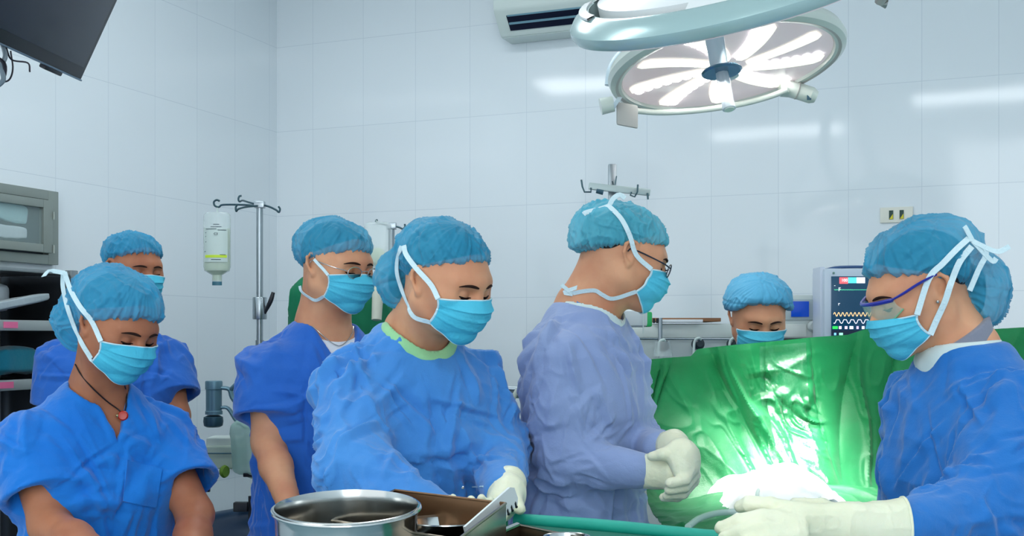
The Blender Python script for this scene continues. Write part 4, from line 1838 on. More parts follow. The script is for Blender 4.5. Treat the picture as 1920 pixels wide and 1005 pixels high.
# ---- ceiling lights (their reflections make the streaks on the tiles)
TUBE = mat('light_diffuser', (1, 1, 1, 1), emit=8.0, emit_col=(.93, .98, 1, 1))
WHITEM = mat('white_enamel', rgb(226, 232, 230), .35)
for i, (x, y, ang, w_) in enumerate(((-.385, 3.66, -22, 'back of the room'), (-1.46, 2.50, -22, 'inner left of the room'), (.31, .19, -20, 'camera side of the room'), (-1.75, -.1, -22, 'left side of the room'), (2.1, 2.0, -22, 'right side of the room'))):
    t = thing('ceiling_light', 'white panel ceiling light over the ' + w_, 'ceiling light', (x, y, CZ), 'ceiling panel lights')
    a = math.radians(ang)
    M = frame((math.cos(a), math.sin(a), 0), (-math.sin(a), math.cos(a), 0), (0, 0, 1), (x, y, CZ - .03))
    box_obj('housing', (1.26, .50, .055), M, WHITEM, t, bevel=.006)
    box_obj('diffuser', (1.20, .44, .008), M, TUBE, t, c=(0, 0, -.031), bevel=0)

# ---- air conditioner on the back wall
ACM = mat('aircon_plastic', rgb(206, 218, 214), .35)
ACD = mat('aircon_dark', rgb(16, 20, 44), .3)
ACG = mat('aircon_vane', rgb(120, 160, 176), .3)
o_ = on_wall(926, 40, 'b', .20)
s0 = np.dot(o_[:2] - cor, bd)
ac = thing('air_conditioner', 'white split air conditioner high on the back wall', 'air conditioner', bw(s0 + .45, 2.72))
zb = 1.42 + (630 - 58) / F * o_[1]
W_ = .92
bm = bmesh.new()
prof = [(0, .30), (.19, .30), (.205, .28), (.212, .10), (.20, .075), (.125, .0), (.115, -.012), (0, -.012)]   # (out of wall, height)
for x in (0, W_):
    pass
ringA = [bm.verts.new(Vector(bw(s0, zb + z, y))) for y, z in prof]
ringB = [bm.verts.new(Vector(bw(s0 + W_, zb + z, y))) for y, z in prof]
for i in range(len(prof) - 1):
    bm.faces.new([ringA[i], ringA[i + 1], ringB[i + 1], ringB[i]])
bm.faces.new(ringA)
bm.faces.new(ringB[::-1])
bm.faces.new([ringA[-1], ringA[0], ringB[0], ringB[-1]])
bmesh.ops.bevel(bm, geom=list(bm.edges), offset=.005, segments=2, affect='EDGES')
bm_obj('casing', bm, ACM, ac)
# outlet slot on the sloping underside
def acp(s, t, lift):
    y = .196 + (.128 - .196) * t
    z = .070 + (.002 - .070) * t
    nrm = np.array([.68, -.73])
    return bw(s0 + s, zb + z + nrm[1] * lift, y + nrm[0] * lift)
def slab(name, s1, s2, t1, t2, lift, m_, parent, th=.002):
    pts = [acp(s, t, lift) for s in (s1, s2) for t in (t1, t2)]
    return sheet_solid(name, np.array(pts), 2, 2, m_, parent, th)
slab('outlet', .055, W_ - .055, .08, .86, .0015, ACD, ac)
slab('vane', .06, W_ - .06, .42, .52, .006, ACG, ac, .003)
slab('vane', .06, W_ - .06, .05, .12, .004, ACG, ac, .003)
box_obj('badge', (.055, .002, .006), at(FB, bw(s0 + .075, zb + .135, .2115)), mat('badge_blue', rgb(120, 180, 205), .4), ac, bevel=0)

# ---- socket plate on the back wall
SOCK = mat('socket_plastic', rgb(226, 226, 214), .4)
SOCD = mat('socket_dark', rgb(20, 60, 50), .4)
SOCY = mat('socket_yellow', rgb(214, 200, 30), .4)
p_ = on_wall(1681, 403)
so = thing('wall_socket', 'cream socket plate with two dark slots on back wall', 'socket', p_)
box_obj('plate', (.125, .008, .062), at(FB, p_ + np.array([*bn, 0]) * .004), SOCK, so, bevel=.002)
for k in (-1, 1):
    c_ = p_ + np.array([*bd, 0]) * (.020 * k) + np.array([*bn, 0]) * .009
    box_obj('slot', (.016, .003, .036), at(FB, c_), SOCD, so, bevel=.0005)
    bm = bmesh.new()
    vs = [bm.verts.new(Vector(c_ + np.array([*bn, 0]) * .0025 + np.array([*bd, 0]) * a + np.array([0, 0, b]))) for a, b in ((-.007, -.017), (.007, -.017), (.007, .004))]
    bm.faces.new(vs)
    r_ = bmesh.ops.extrude_face_region(bm, geom=list(bm.faces))
    for v_ in [g for g in r_['geom'] if isinstance(g, bmesh.types.BMVert)]:
        v_.co -= Vector((*bn, 0)) * .001
    bm_obj('marker', bm, SOCY, so)

# ---- television on the left
TVM = mat('tv_bezel', rgb(24, 28, 40), .3)
TVS = mat('tv_screen', rgb(26, 36, 56), .18, spec=.6)
TVE = mat('tv_edge_lit', rgb(30, 44, 120), .3)  # blue light along the television edge, put into the colour
br_ = P(152, 150, 3.25)                      # lower right corner
hd = norm([-.110, -.994, 0])                 # along the lower edge, towards the camera
hd = norm(P(0, 81, 2.84) - br_)
upv = P(182, -20, 3.12) - br_
upv = norm(upv)
upv = norm(upv - hd * np.dot(upv, hd))
nv_ = np.cross(upv, hd)
if nv_[0] < 0:
    nv_ = -nv_
Mtv = frame(hd, nv_, upv, br_)
tv = thing('television', 'dark flat television hanging high at the left, tilted down', 'television', br_ + hd * .4 + upv * .2)
box_obj('bezel', (.84, .035, .50), Mtv, TVM, tv, c=(.42, -.0175, .25), bevel=.004)
box_obj('screen', (.80, .004, .455), Mtv, TVS, tv, c=(.42, .0015, .262), bevel=.001)
tube_obj('lit_edge_strip', [np.array(Mtv @ Vector((-.001, -.012, .004))), np.array(Mtv @ Vector((-.001, -.012, .496)))], .0035, TVE, tv, 6)
tube_obj('lower_strip', [np.array(Mtv @ Vector((.0, .001, -.001))), np.array(Mtv @ Vector((.84, .001, -.001)))], .0028, mat('tv_chrome', rgb(120, 140, 160), .3, metal=.6), tv, 6)
box_obj('back_housing', (.46, .05, .26), Mtv, TVM, tv, c=(.46, -.058, .18), bevel=.02)
box_obj('sensor', (.09, .02, .014), Mtv, TVM, tv, c=(.14, -.012, -.008), bevel=.004)
# arm and cables
a0 = np.array(Mtv @ Vector((.50, -.08, .02)))
BRK = mat('bracket_dark', rgb(34, 34, 44), .4, metal=.5)
tube_obj('wall_arm', [a0, a0 + np.array([-.10, .06, -.02]), a0 + np.array([-.42, .10, .04])], .018, BRK, tv, 10, 3)
def hang(name, pts, r, m_, **k):
    return tube_obj(name, pts, r, m_, tv, 8, 6)
hang('cable', [P(12, 90, 2.86), P(22, 112, 2.84), P(52, 118, 2.85), P(56, 135, 2.85)], .0022, BRK)
hang('cable', [P(20, 96, 2.86), P(24, 130, 2.84), P(14, 152, 2.82), P(-14, 150, 2.80)], .0022, BRK)
hang('cable', [P(5, 85, 2.88), P(10, 105, 2.83), P(3, 125, 2.80), P(6, 150, 2.79), P(-10, 165, 2.78)], .006, mat('grey_sleeve', rgb(110, 124, 134), .5))
hang('cable', [P(-20, 100, 2.83), P(8, 120, 2.80), P(4, 152, 2.80), P(-10, 156, 2.80)], .005, BRK)

# ---- wall cabinet with a glass door, flush in the left wall
STEEL = mat('cabinet_steel', rgb(150, 158, 152), .42, metal=.55, bump=.03, bscale=300, stretch=(1, 1, .05))
STEELD = mat('steel_shelf', rgb(150, 156, 158), .3, metal=.85, bump=.03, bscale=200, stretch=(.05, 1, 1))
CAVD = mat('cabinet_inside', rgb(40, 52, 62), .4, metal=.3)
GLASS = mat('door_glass', rgb(200, 225, 225), .04, alpha=.18, spec=.6)
c1 = on_wall(110, 360, 'l', .03)              # top right corner of the frame
s_r = np.dot(c1[:2] - cor, ld)
z_t = c1[2]
z_b = on_wall(110, 497, 'l', .03)[2]
cab = thing('wall_cabinet', 'grey steel cabinet with a glass door, high on the left wall', 'cabinet', lw(s_r + .4, z_b))


def lbox(name, s1, s2, z1, z2, y1, y2, m_, parent, bevel=.002):
    c = lw((s1 + s2) / 2, (z1 + z2) / 2, (y1 + y2) / 2)
    return box_obj(name, (abs(s2 - s1), abs(y2 - y1), abs(z2 - z1)), at(FL, c), m_, parent, bevel=bevel)


SL = .80
bm = bmesh.new()
for (a, b, c_, d_) in ((s_r, s_r + .05, z_b, z_t), (s_r + SL - .05, s_r + SL, z_b, z_t), (s_r + .05, s_r + SL - .05, z_t - .035, z_t), (s_r + .05, s_r + SL - .05, z_b, z_b + .035)):
    add_box(bm, (b - a, .03, d_ - c_), at(FL, lw((a + b) / 2, (c_ + d_) / 2, .015)), bevel=.002)
bm_obj('frame', bm, STEEL, cab)
lbox('back_panel', s_r + .02, s_r + SL - .02, z_b + .01, z_t - .01, .001, .004, CAVD, cab)
ds, de = s_r + .055, s_r + SL - .06
zb1, zt1 = z_b + .04, z_t - .04
dr = thing  # noqa
bm = bmesh.new()
for (a, b, c_, d_) in ((ds, ds + .045, zb1, zt1), (de - .045, de, zb1, zt1), (ds + .045, de - .045, zt1 - .03, zt1), (ds + .045, de - .045, zb1, zb1 + .03)):
    add_box(bm, (b - a, .022, d_ - c_), at(FL, lw((a + b) / 2, (c_ + d_) / 2, .045)), bevel=.002)
door = bm_obj('door', bm, STEEL, cab)
lbox('glass_pane', ds + .045, de - .045, zb1 + .03, zt1 - .03, .043, .047, GLASS, door, 0)
for z in (zb1 + .03, zt1 - .04):
    tube_obj('hinge', [lw(ds - .003, z, .058), lw(ds - .003, z - .03, .058)], .004, STEEL, door, 8)
# folded white linen behind the glass
LINEN = cloth('linen_pale', rgb(150, 190, 196), rgb(170, 205, 208))
LINENW = cloth('linen_white', rgb(196, 208, 214), rgb(206, 216, 222))
def bundle(name, label, cat, c, size, M, m_, tilt=0, group=None, seed=1):
    """a soft folded pack"""
    R = at(M, c) @ Matrix.Rotation(math.radians(tilt), 4, 'Y')
    bm = bmesh.new()
    add_box(bm, size, None)
    bmesh.ops.subdivide_edges(bm, edges=list(bm.edges), cuts=9, use_grid_fill=True)
    for v_ in bm.verts:
        x, y, z = v_.co
        k = 1 - .10 * (abs(2 * x / size[0]) ** 6 + abs(2 * y / size[1]) ** 6 + abs(2 * z / size[2]) ** 6)
        v_.co = Vector((x * k, y * k, z * k + .006 * float(vnoise(x * 14 + seed, y * 14, z * 10, seed)) + .003 * float(ridge(x * 20, y * 20, z * 60, seed, 1.5))))
        v_.co = R @ v_.co
    o = bm_obj(name, bm, m_, None, angle=50)
    return tag(o, label, cat, group)


def lpt(px_, py_, off):
    return on_wall(px_, py_, 'l', off)


# ---- steel rack below the cabinet
rk = thing('steel_rack', 'steel shelving rack with open shelves at the left edge', 'shelf rack', lpt(60, 600, .15) * np.array([1, 1, 0]))
s1 = np.dot(lpt(108, 560, .30)[:2] - cor, ld)
RD = .36
for ss in (s1, s1 + .80):
    for yy in (.02, RD):
        lbox('post', ss, ss + .03, .02, lpt(108, 506, RD)[2], yy, yy + .03, STEELD, rk)
lbox('side_panel', s1, s1 + .006, .3, lpt(108, 510, RD)[2], .05, RD, mat('rack_side', rgb(90, 96, 104), .25, metal=.8), rk)
lbox('back_panel', s1, s1 + .83, .3, lpt(108, 500, .03)[2], .008, .014, mat('rack_back', rgb(70, 66, 66), .25, metal=.8), rk)
shz = [lpt(60, 603, RD)[2], lpt(60, 712, RD)[2], lpt(60, 505, RD)[2]]
PINK = mat('pink_label', rgb(226, 110, 150), .5)
for i, z in enumerate(shz):
    f_ = lbox('shelf', s1 + .03, s1 + .80, z - .012, z, .02, RD + .02, STEELD, rk)
    if i < 2:
        lbox('shelf_lip', s1 + .03, s1 + .80, z - .030, z + .004, RD + .02, RD + .024, mat('lip_steel', rgb(176, 182, 180), .35, metal=.6), f_)
        q_s = np.dot(lpt(22, 600, RD + .026)[:2] - cor, ld) if i == 0 else np.dot(lpt(14, 708, RD + .026)[:2] - cor, ld)
        lbox('label_card', q_s - .025, q_s + .03, z - .022, z - .002, RD + .024, RD + .027, PINK, f_, 0)
lbox('shelf', s1 + .03, s1 + .80, .50, .512, .02, RD + .02, STEELD, rk)

cz = zb1 + .03
bundle('linen_pack', 'pale folded linen pack behind the cabinet glass, slanting', 'linen', lw(ds + .30, zb1 + .16, -.0 + .025), (.46, .02, .085), FL, LINEN, 8, seed=2)
bundle('linen_pack', 'low pale linen pack at the foot of the glass cabinet', 'linen', lw(ds + .26, zb1 + .065, .025), (.36, .02, .05), FL, LINENW, 0, seed=3)
bundle('white_box', 'long white wrapped box on the top rack shelf', 'box', lw(s1 + .45, shz[0] + .075, .20), (.60, .22, .12), FL, LINENW, 0, seed=4)
bundle('wrapped_pack', 'pale grey wrapped pack with loose corner on the rack', 'pack', lw(s1 + .30, shz[0] + .052, .345), (.46, .05, .03), FL, cloth('wrap_grey', rgb(150, 166, 172), rgb(170, 184, 188)), -9, seed=5)
TEALC = cloth('teal_linen', rgb(16, 110, 134), rgb(24, 126, 146))
bundle('folded_linen', 'larger teal folded linen on the middle rack shelf', 'linen', lw(s1 + .19, shz[1] + .062, .24), (.20, .22, .10), FL, TEALC, 0, 'teal linen on the rack', 6)
bundle('folded_linen', 'lower teal folded linen beside the larger one on the rack', 'linen', lw(s1 + .46, shz[1] + .045, .24), (.24, .22, .07), FL, TEALC, 3, 'teal linen on the rack', 7)
bundle('sterile_packet', 'pale sealed packet in front of the teal linen', 'packet', lw(s1 + .52, shz[1] + .018, .362), (.16, .03, .02), FL, mat('packet_film', rgb(190, 210, 214), .25), 0, None, 8)

# ------------------------------------------------------------------ equipment
CHROME = mat('stand_steel', rgb(160, 170, 176), .28, metal=.9)
CHROMED = mat('hook_steel', rgb(70, 96, 104), .3, metal=.8)
ALU = mat('grey_alloy', rgb(110, 146, 162), .4, metal=.4)
ALUD = mat('dark_alloy', rgb(60, 92, 108), .4, metal=.4)
CREAM = mat('cream_plastic', rgb(206, 222, 206), .4)
BLACKP = mat('black_plastic', rgb(22, 24, 32), .4)
BAGM = mat('bag_film', rgb(216, 230, 230), .12, alpha=.36, spec=.6)
FLUID = mat('pale_yellow_fluid', rgb(206, 224, 190), .2, alpha=.75)
LBLW = mat('label_white', rgb(196, 212, 208), .5)
INK = mat('label_ink', rgb(56, 70, 84), .6)
LIME = mat('lime_band', rgb(196, 226, 60), .5)
TEALCAP = mat('teal_cap', rgb(60, 112, 130), .4)


def frontM(c):
    return frame((1, 0, 0), (0, -1, 0), (0, 0, 1), c)     # x right, y towards the camera side, z up


def iv_stand(label, px_, top, D, hooks, collar_y=None, pole_w=.030, group=None):
    b = P(px_, top, D)
    t = thing('infusion_stand', label, 'infusion stand', (b[0], b[1], 0), group)
    lathe_obj('pole', [(0, b[2] - .55), (pole_w * .42, b[2] - .55), (pole_w * .42, b[2]), (0, b[2])], frame((1, 0, 0), (0, 1, 0), (0, 0, 1), (b[0], b[1], 0)), CHROME, t, 20)
    lathe_obj('outer_pole', [(0, .06), (pole_w * .55, .06), (pole_w * .55, b[2] - .52), (0, b[2] - .52)], frame((1, 0, 0), (0, 1, 0), (0, 0, 1), (b[0], b[1], 0)), CHROME, t, 20)
    box_obj('head_block', (.038, .034, .026), frontM(b + np.array([0, 0, -.004])), CHROME, t, bevel=.003)
    for pts in hooks:
        tube_obj('hook', [P(x, y, D + dd) for x, y, dd in pts], .0038, CHROMED, t, 8, 5)
    if collar_y:
        c = P(px_, collar_y, D)
        lathe_obj('clamp_collar', [(.012, -.042), (.026, -.042), (.027, -.038), (.027, .038), (.025, .042), (.012, .042)], frame((1, 0, 0), (0, 1, 0), (0, 0, 1), c), CHROME, t, 24)
        tube_obj('clamp_lever', [c + np.array([.02, -.01, -.02]), c + np.array([.045, -.02, .025]), c + np.array([.056, -.02, .060])], [.006, .009, .007], BLACKP, t, 8, 4)
    for k in range(5):
        a = 2 * math.pi * k / 5 + .3
        lg = tube_obj('foot', [np.array([b[0], b[1], .10]), np.array([b[0] + .28 * math.cos(a), b[1] + .28 * math.sin(a), .07])], .013, CHROME, t, 8)
        w_ = np.array([b[0] + .28 * math.cos(a), b[1] + .28 * math.sin(a), .03])
        lathe_obj('caster', [(0, -.012), (.028, -.012), (.03, 0), (.028, .012), (0, .012)], axis_frame(w_, (math.sin(a), -math.cos(a), 0)), BLACKP, lg, 16)
    return t


iv_stand('tall steel infusion stand carrying the pale yellow bottle', 487, 382, 4.3,
         [[(483, 386, 0), (455, 384, .0), (418, 384, 0), (411, 388, 0), (403, 386, 0), (401, 379, 0), (406, 375, 0), (412, 377, 0)],
          [(483, 384, .02), (465, 379, .06), (455, 376, .10), (449, 378, .12), (447, 373, .12), (449, 368, .12), (453, 367, .12)],
          [(482, 386, -.02), (462, 388, -.07), (447, 392, -.12), (443, 396, -.12), (442, 389, -.12), (444, 385, -.12)],
          [(492, 384, 0), (506, 388, 0), (518, 394, 0), (523, 398, 0), (525, 392, 0), (522, 387, 0)]], collar_y=578)
iv_stand('steel infusion stand whose head shows between two surgical caps', 734, 422, 4.4,
         [[(730, 424, 0), (718, 420, 0), (711, 419, 0), (706, 418, 0), (705, 414, 0), (708, 412, 0)],
          [(738, 424, 0), (748, 426, 0), (755, 429, 0), (759, 426, 0), (759, 420, 0)]])

# bottle hanging from the first stand
c = P(407, 468, 4.3)
W2, Hh = 27 / F * 4.3, 0
bt = thing('infusion_bottle', 'clear bottle of pale yellow fluid hanging upside down from a hook', 'infusion bottle', P(407, 536, 4.3))


def zz(y, D=4.3):
    return H + (HY - y) / F * D


Mb = frame((1, 0, 0), (0, 1, 0), (0, 0, 1), (c[0], c[1], 0))
w = .052
prof = [(0, zz(399)), (w * .82, zz(399)), (w * .96, zz(403)), (w, zz(412)), (w, zz(500)), (w * .93, zz(508)), (w * .36, zz(516)), (w * .36, zz(528)), (0, zz(528))]
lathe_obj('bottle_body', prof, Mb, BAGM, bt, 32, sy=.6)
prof = [(0, zz(429)), (w * .95, zz(429)), (w * .95, zz(499)), (w * .89, zz(506)), (w * .32, zz(515)), (w * .32, zz(526)), (0, zz(526))]
lathe_obj('fluid', prof, Mb, FLUID, bt, 32, sy=.57)
lathe_obj('cap', [(0, zz(528)), (w * .36, zz(528)), (w * .36, zz(535)), (0, zz(535))], Mb, TEALCAP, bt, 24, sy=.6)
tube_obj('hanger_loop', [P(407, 400, 4.3), P(408, 392, 4.3), P(408, 384, 4.3)], .0025, LBLW, bt, 8)


def lbl(parent, name, x0, x1, y0, y1, D, off, m_, cx=407, w_=.052, sy=.6):
    """a label patch curved round the bottle"""
    pts = []
    cX = P(cx, 500, D)
    for x in np.linspace(x0, x1, 9):
        X = P(x, 500, D)[0] - cX[0]
        k = min(.98, abs(X) / w_)
        Y = -sy * w_ * math.sqrt(1 - k * k) - off
        for y in (y0, y1):
            pts.append((cX[0] + X, cX[1] + Y, zz(y, D)))
    return sheet_solid(name, np.array(pts), 9, 2, m_, parent, .0006)


lb = lbl(bt, 'label', 385, 429, 429, 492, 4.3, .0012, LBLW)
lbl(lb, 'label_band', 388, 428, 479, 484, 4.3, .002, LIME)
for (x0, x1, y0) in ((404, 415, 421.5), (399, 419, 426), (389, 410, 430), (412, 427, 432), (388, 390, 437), (388, 389.5, 444), (388, 390, 454), (386, 389, 472), (416, 426, 478), (400, 418, 487)):
    lbl(lb, 'print_line', x0, x1, y0, y0 + 1.1, 4.3, .002, INK)
txt = bpy.data.curves.new('label_print', 'FONT')
txt.body = 'C3'
txt.size = .012
txt.extrude = .0002
to_ = bpy.data.objects.new('tmp_text', txt)
COL.objects.link(to_)
def text_obj(name, body, size, M, m_, parent, align='CENTER', ext=.0004):
    cu = bpy.data.curves.new(name, 'FONT')
    cu.body = body
    cu.size = size
    cu.extrude = ext
    cu.align_x = align
    cu.align_y = 'CENTER'
    o = bpy.data.objects.new(name, cu)
    COL.objects.link(o)
    dg = bpy.context.evaluated_depsgraph_get()
    me = bpy.data.meshes.new_from_object(o.evaluated_get(dg))
    bpy.data.objects.remove(o)
    me.transform(M)
    me.materials.clear()
    return link_mesh(name, me, m_, parent, smooth=False)


bpy.data.objects.remove(to_)
text_obj('label_print', 'C3', .013, frame((1, 0, 0), (0, 0, 1), (0, -1, 0), P(409, 440, 4.3) + np.array([0, -.0345, 0])), INK, lb)

# bag on the second stand
bg = thing('infusion_bag', 'clear soft infusion bag hanging from the partly hidden stand', 'infusion bag', P(706, 500, 4.35))
pts = []
nu, nv = 9, 13
cb_ = P(708, 460, 4.38)
for sgn in (1,):
    fdb = Field(np.arange(cb_[0] - .08, cb_[0] + .08, .004), np.arange(cb_[1] - .05, cb_[1] + .05, .004), np.arange(cb_[2] - .13, cb_[2] + .13, .004))
    for sx in (-.034, 0, .034):
        fdb.cone(cb_ + np.array([sx, 0, .07]), cb_ + np.array([sx * .9, 0, -.065]), .020, .026, .03, 'u', (0, 1, 0), .7)
    v, q = fdb.mesh(1)
    np_mesh('bag_film', v, q, BAGM, bg)
    fdb = Field(np.arange(cb_[0] - .08, cb_[0] + .08, .004), np.arange(cb_[1] - .05, cb_[1] + .05, .004), np.arange(cb_[2] - .13, cb_[2] + .13, .004))
    fdb.ell(cb_ + np.array([0, 0, -.045]), (.034, .018, .036), None)
    v, q = fdb.mesh(1)
    np_mesh('fluid', v, q, FLUID, bg)
tube_obj('hanger_loop', [cb_ + np.array([-.005, 0, .095]), P(706, 419, 4.4)], .0022, LBLW, bg, 6)

# equipment stand behind the surgeon with a flat crossbar
D = 3.5
t = thing('equipment_stand', 'steel pole with a flat crossbar and wire hooks, above the lavender gown', 'stand', P(1148, 600, D) * np.array([1, 1, 0]))
b0 = P(1148, 308, D)
box_obj('pole', (.026, .022, b0[2] - .08), frontM((b0[0], b0[1], (b0[2] + .08) / 2)), CHROME, t, bevel=.004)
box_obj('base_plate', (.30, .30, .06), frontM((b0[0], b0[1], .05)), CHROME, t, bevel=.01)
for k, (sx, sy) in enumerate(((-1, -1), (1, -1), (-1, 1), (1, 1))):
    lathe_obj('caster', [(0, -.012), (.024, -.012), (.026, 0), (.024, .012), (0, .012)], axis_frame((b0[0] + sx * .12, b0[1] + sy * .12, .026), (1, 0, 0)), BLACKP, t, 14)
a, b = P(1106, 349, D - .03), P(1217, 361, D - .03)
box_obj('crossbar', (.19, .012, .021), frame(norm(b - a), (0, -1, 0), np.cross(norm(b - a), (0, -1, 0)) * 1.0, (a + b) / 2), mat('crossbar_pale', rgb(170, 186, 186), .4, metal=.4), t, bevel=.003)
tube_obj('hook', [P(1108, 352, D - .05), P(1108, 360, D - .05), P(1096, 360, D - .05), P(1092, 350, D - .05), P(1090, 337, D - .05)], .0028, CHROMED, t, 8)
tube_obj('hook', [P(1184, 360, D - .05), P(1182, 366, D - .05), P(1190, 369, D - .05), P(1195, 360, D - .05), P(1196, 346, D - .05)], .0028, CHROMED, t, 8)
tube_obj('hook', [P(1214, 362, D - .04), P(1215, 374, D - .04)], .003, CHROMED, t, 8)
tube_obj('knob', [P(1118, 358, D - .04), P(1131, 361, D - .04)], [.007, .008], ALUD, t, 10)
tube_obj('thin_rod', [P(1148, 340, D - .02), P(1152, 352, D - .03), P(1156, 330, D - .03)], .002, CHROMED, t, 6)
# device with a green side clamped to that pole
dv = thing('pump_unit', 'small white unit with a green end cap beside the mask', 'medical pump', P(1190, 612, 3.3))
box_obj('housing', (.105, .07, .052), frontM(P(1180, 597, 3.3)), mat('unit_white', rgb(206, 214, 216), .35), dv, bevel=.012, seg=3)
box_obj('end_cap', (.024, .065, .044), frontM(P(1213, 599, 3.3)), mat('unit_green', rgb(40, 176, 96), .4), dv, bevel=.006)
tube_obj('side_handle', [P(1158, 582, 3.27), P(1150, 592, 3.27), P(1152, 606, 3.27), P(1160, 612, 3.27)], .006, BLACKP, dv, 8, 4)
tube_obj('mount_arm', [P(1180, 604, 3.33), P(1160, 612, 3.42), P(1149, 614, 3.49)], .008, CHROME, dv, 8)
tube_obj('thin_line', [P(1205, 540, 3.3), P(1206, 580, 3.26), P(1206, 625, 3.26)], .0015, LBLW, dv, 6)

# articulated arm and box at the far left wall
D = 4.1
ar = thing('clamp_arm', 'blue-grey articulated clamp arm with a round end knob', 'clamp arm', P(405, 800, D))
Mz = frame((1, 0, 0), (0, 1, 0), (0, 0, 1), P(401, 745, D))
lathe_obj('cylinder', [(0, .060), (.029, .060), (.031, .055), (.031, .030), (.0285, .028), (.0285, -.048), (.031, -.050), (.031, -.062), (0, -.062)], Mz, ALU, ar, 28)
lathe_obj('knob', [(0, .022), (.022, .022), (.034, .016), (.036, .0), (.033, -.016), (.024, -.021), (0, -.021)], frame((1, 0, 0), (0, 1, 0), (0, 0, 1), P(400, 790, D)), ALUD, ar, 28)
for k in range(4):
    q = P(388 + k * 8, 717, D) + np.array([0, -.01, 0])
    lathe_obj('screw', [(0, .004), (.004, .004), (.004, 0), (0, 0)], frame((1, 0, 0), (0, 1, 0), (0, 0, 1), q), CHROME, ar, 10)
bm = bmesh.new()
add_tube(bm, [P(414, 727, D), P(430, 730, D), P(436, 745, D), P(448, 760, D), P(470, 790, D), P(500, 805, D)], [.012, .014, .016, .017, .017, .015], 10, 4, True, .6)
add_tube(bm, [P(414, 764, D), P(428, 766, D), P(445, 790, D), P(462, 800, D), P(500, 808, D)], [.010, .012, .014, .015, .014], 10, 4, True, .6)
add_tube(bm, [P(432, 732, D), P(452, 712, D), P(480, 690, D + .1)], [.014, .014, .013], 10, 4, True, .6)
bm_obj('yoke', bm, ALU, ar)
tube_obj('support_stub', [P(500, 806, D), P(492, 806, 4.27)], .016, ALUD, ar, 12)

bx = thing('suction_unit', 'pale cream wall unit with a lid and green dial', 'medical unit', P(425, 870, 4.2))
box_obj('housing', (.13, .12, .085), frontM(P(424, 855, 4.2)), CREAM, bx, bevel=.010, seg=3)
box_obj('lid', (.120, .115, .055), frontM(P(424, 832, 4.22)), mat('lid_cream', rgb(216, 228, 222), .4), bx, bevel=.008, seg=3)
tube_obj('lid_seam', [P(389, 850, 4.13), P(440, 850, 4.13)], .003, TEALCAP, bx, 6)
lathe_obj('dial', [(0, -.008), (.020, -.008), (.024, 0), (.020, .008), (0, .008)], axis_frame(P(421, 884, 4.13), (.9, -.4, 0)), mat('dial_green', rgb(110, 150, 40), .5), bx, 20)
tube_obj('dial_stem', [P(424, 872, 4.15), P(424, 884, 4.14)], .006, BLACKP, bx, 8)
tube_obj('wall_rail', [on_wall(360, 866, 'l', .03), on_wall(470, 866, 'l', .03)], .008, ALUD, bx, 8)
ps = thing('plastic_pouch', 'translucent pale green plastic pouch hanging beside the cream unit', 'pouch', P(455, 885, 4.05))
fdp = Field(*[np.arange(a_ - .13, a_ + .13, .005) for a_ in P(456, 840, 4.05)])
fdp.cone(P(448, 806, 4.05), P(448, 876, 4.05), .034, .026, 0, 'u', (0, 1, 0), .5)
fdp.cone(P(470, 806, 4.05), P(472, 880, 4.05), .030, .034, .02, 'u', (0, 1, 0), .5)
v, q = fdp.mesh(1)
n = vnormals(v, q)
v = v + n * (ridge(v[:, 0] * 40, v[:, 1] * 40, v[:, 2] * 8, 3, 1.5) * .003)[:, None]
np_mesh('film', v, q, mat('pouch_film', rgb(176, 214, 204), .3, alpha=.6), ps)
box_obj('dark_seal', (.06, .03, .014), frontM(P(473, 890, 4.05)), BLACKP, ps, bevel=.003)

# low things at the far left: little valve bottle and dark cart
vb = thing('valve_bottle', 'small white bottle with a black valve head behind the left arm', 'bottle', P(380, 952, 3.9))
lathe_obj('bottle', [(0, .04), (.022, .04), (.024, .036), (.024, -.04), (0, -.04)], frame((1, 0, 0), (0, 1, 0), (0, 0, 1), P(378, 958, 3.9)), CREAM, vb, 20)
box_obj('valve_bar', (.055, .014, .012), frontM(P(379, 919, 3.9)), BLACKP, vb, bevel=.002)
tube_obj('valve_stem', [P(379, 921, 3.9), P(379, 938, 3.9)], .008, BLACKP, vb, 8)
tube_obj('valve_tube', [P(386, 945, 3.9), P(403, 970, 3.85)], .0025, BLACKP, vb, 6)
ct = thing('instrument_cart', 'dark low cart with a sloping top between left arm and royal scrubs', 'cart', (P(430, 1000, 3.7)[0], 3.7, 0))
CARTM = mat('cart_dark', rgb(34, 60, 84), .35)
cz0 = P(430, 985, 3.7)[2]
fdc = Field(*[np.arange(a_ - b_, a_ + b_, .008) for a_, b_ in zip(P(425, 985, 3.7), (.2, .2, .12))])
fdc.cone(P(385, 980, 3.7), P(480, 966, 3.7), .03, .035, 0, 'u', (0, 1, 0), 1.0)
fdc.cone(P(385, 1000, 3.7), P(480, 1005, 3.7), .04, .04, .03)
v, q = fdc.mesh(1)
np_mesh('padded_top', v, q, CARTM, ct)
box_obj('cart_body', (.20, .22, cz0 - .12), frontM((P(430, 985, 3.7)[0], 3.7, (cz0 - .04) / 2)), CARTM, ct, bevel=.01)
box_obj('clamp_block', (.045, .03, .03), frontM(P(452, 950, 3.65)), BLACKP, ct, bevel=.003)
tube_obj('clamp_post', [P(470, 930, 3.65), P(470, 975, 3.65)], .008, BLACKP, ct, 8)

# green cloth over equipment behind the man in glasses
GREEN = mat('drape_green', rgb(6, 112, 60), .5, spec=.35, col2=rgb(12, 128, 72), nscale=7, bump=.30, bscale=22, bump2=.1, b2scale=400, sheen=.15)
GREEND = mat('cloth_deep_green', rgb(14, 108, 72), .7, spec=.3, col2=rgb(18, 118, 80), nscale=7, bump=.25, bscale=22)


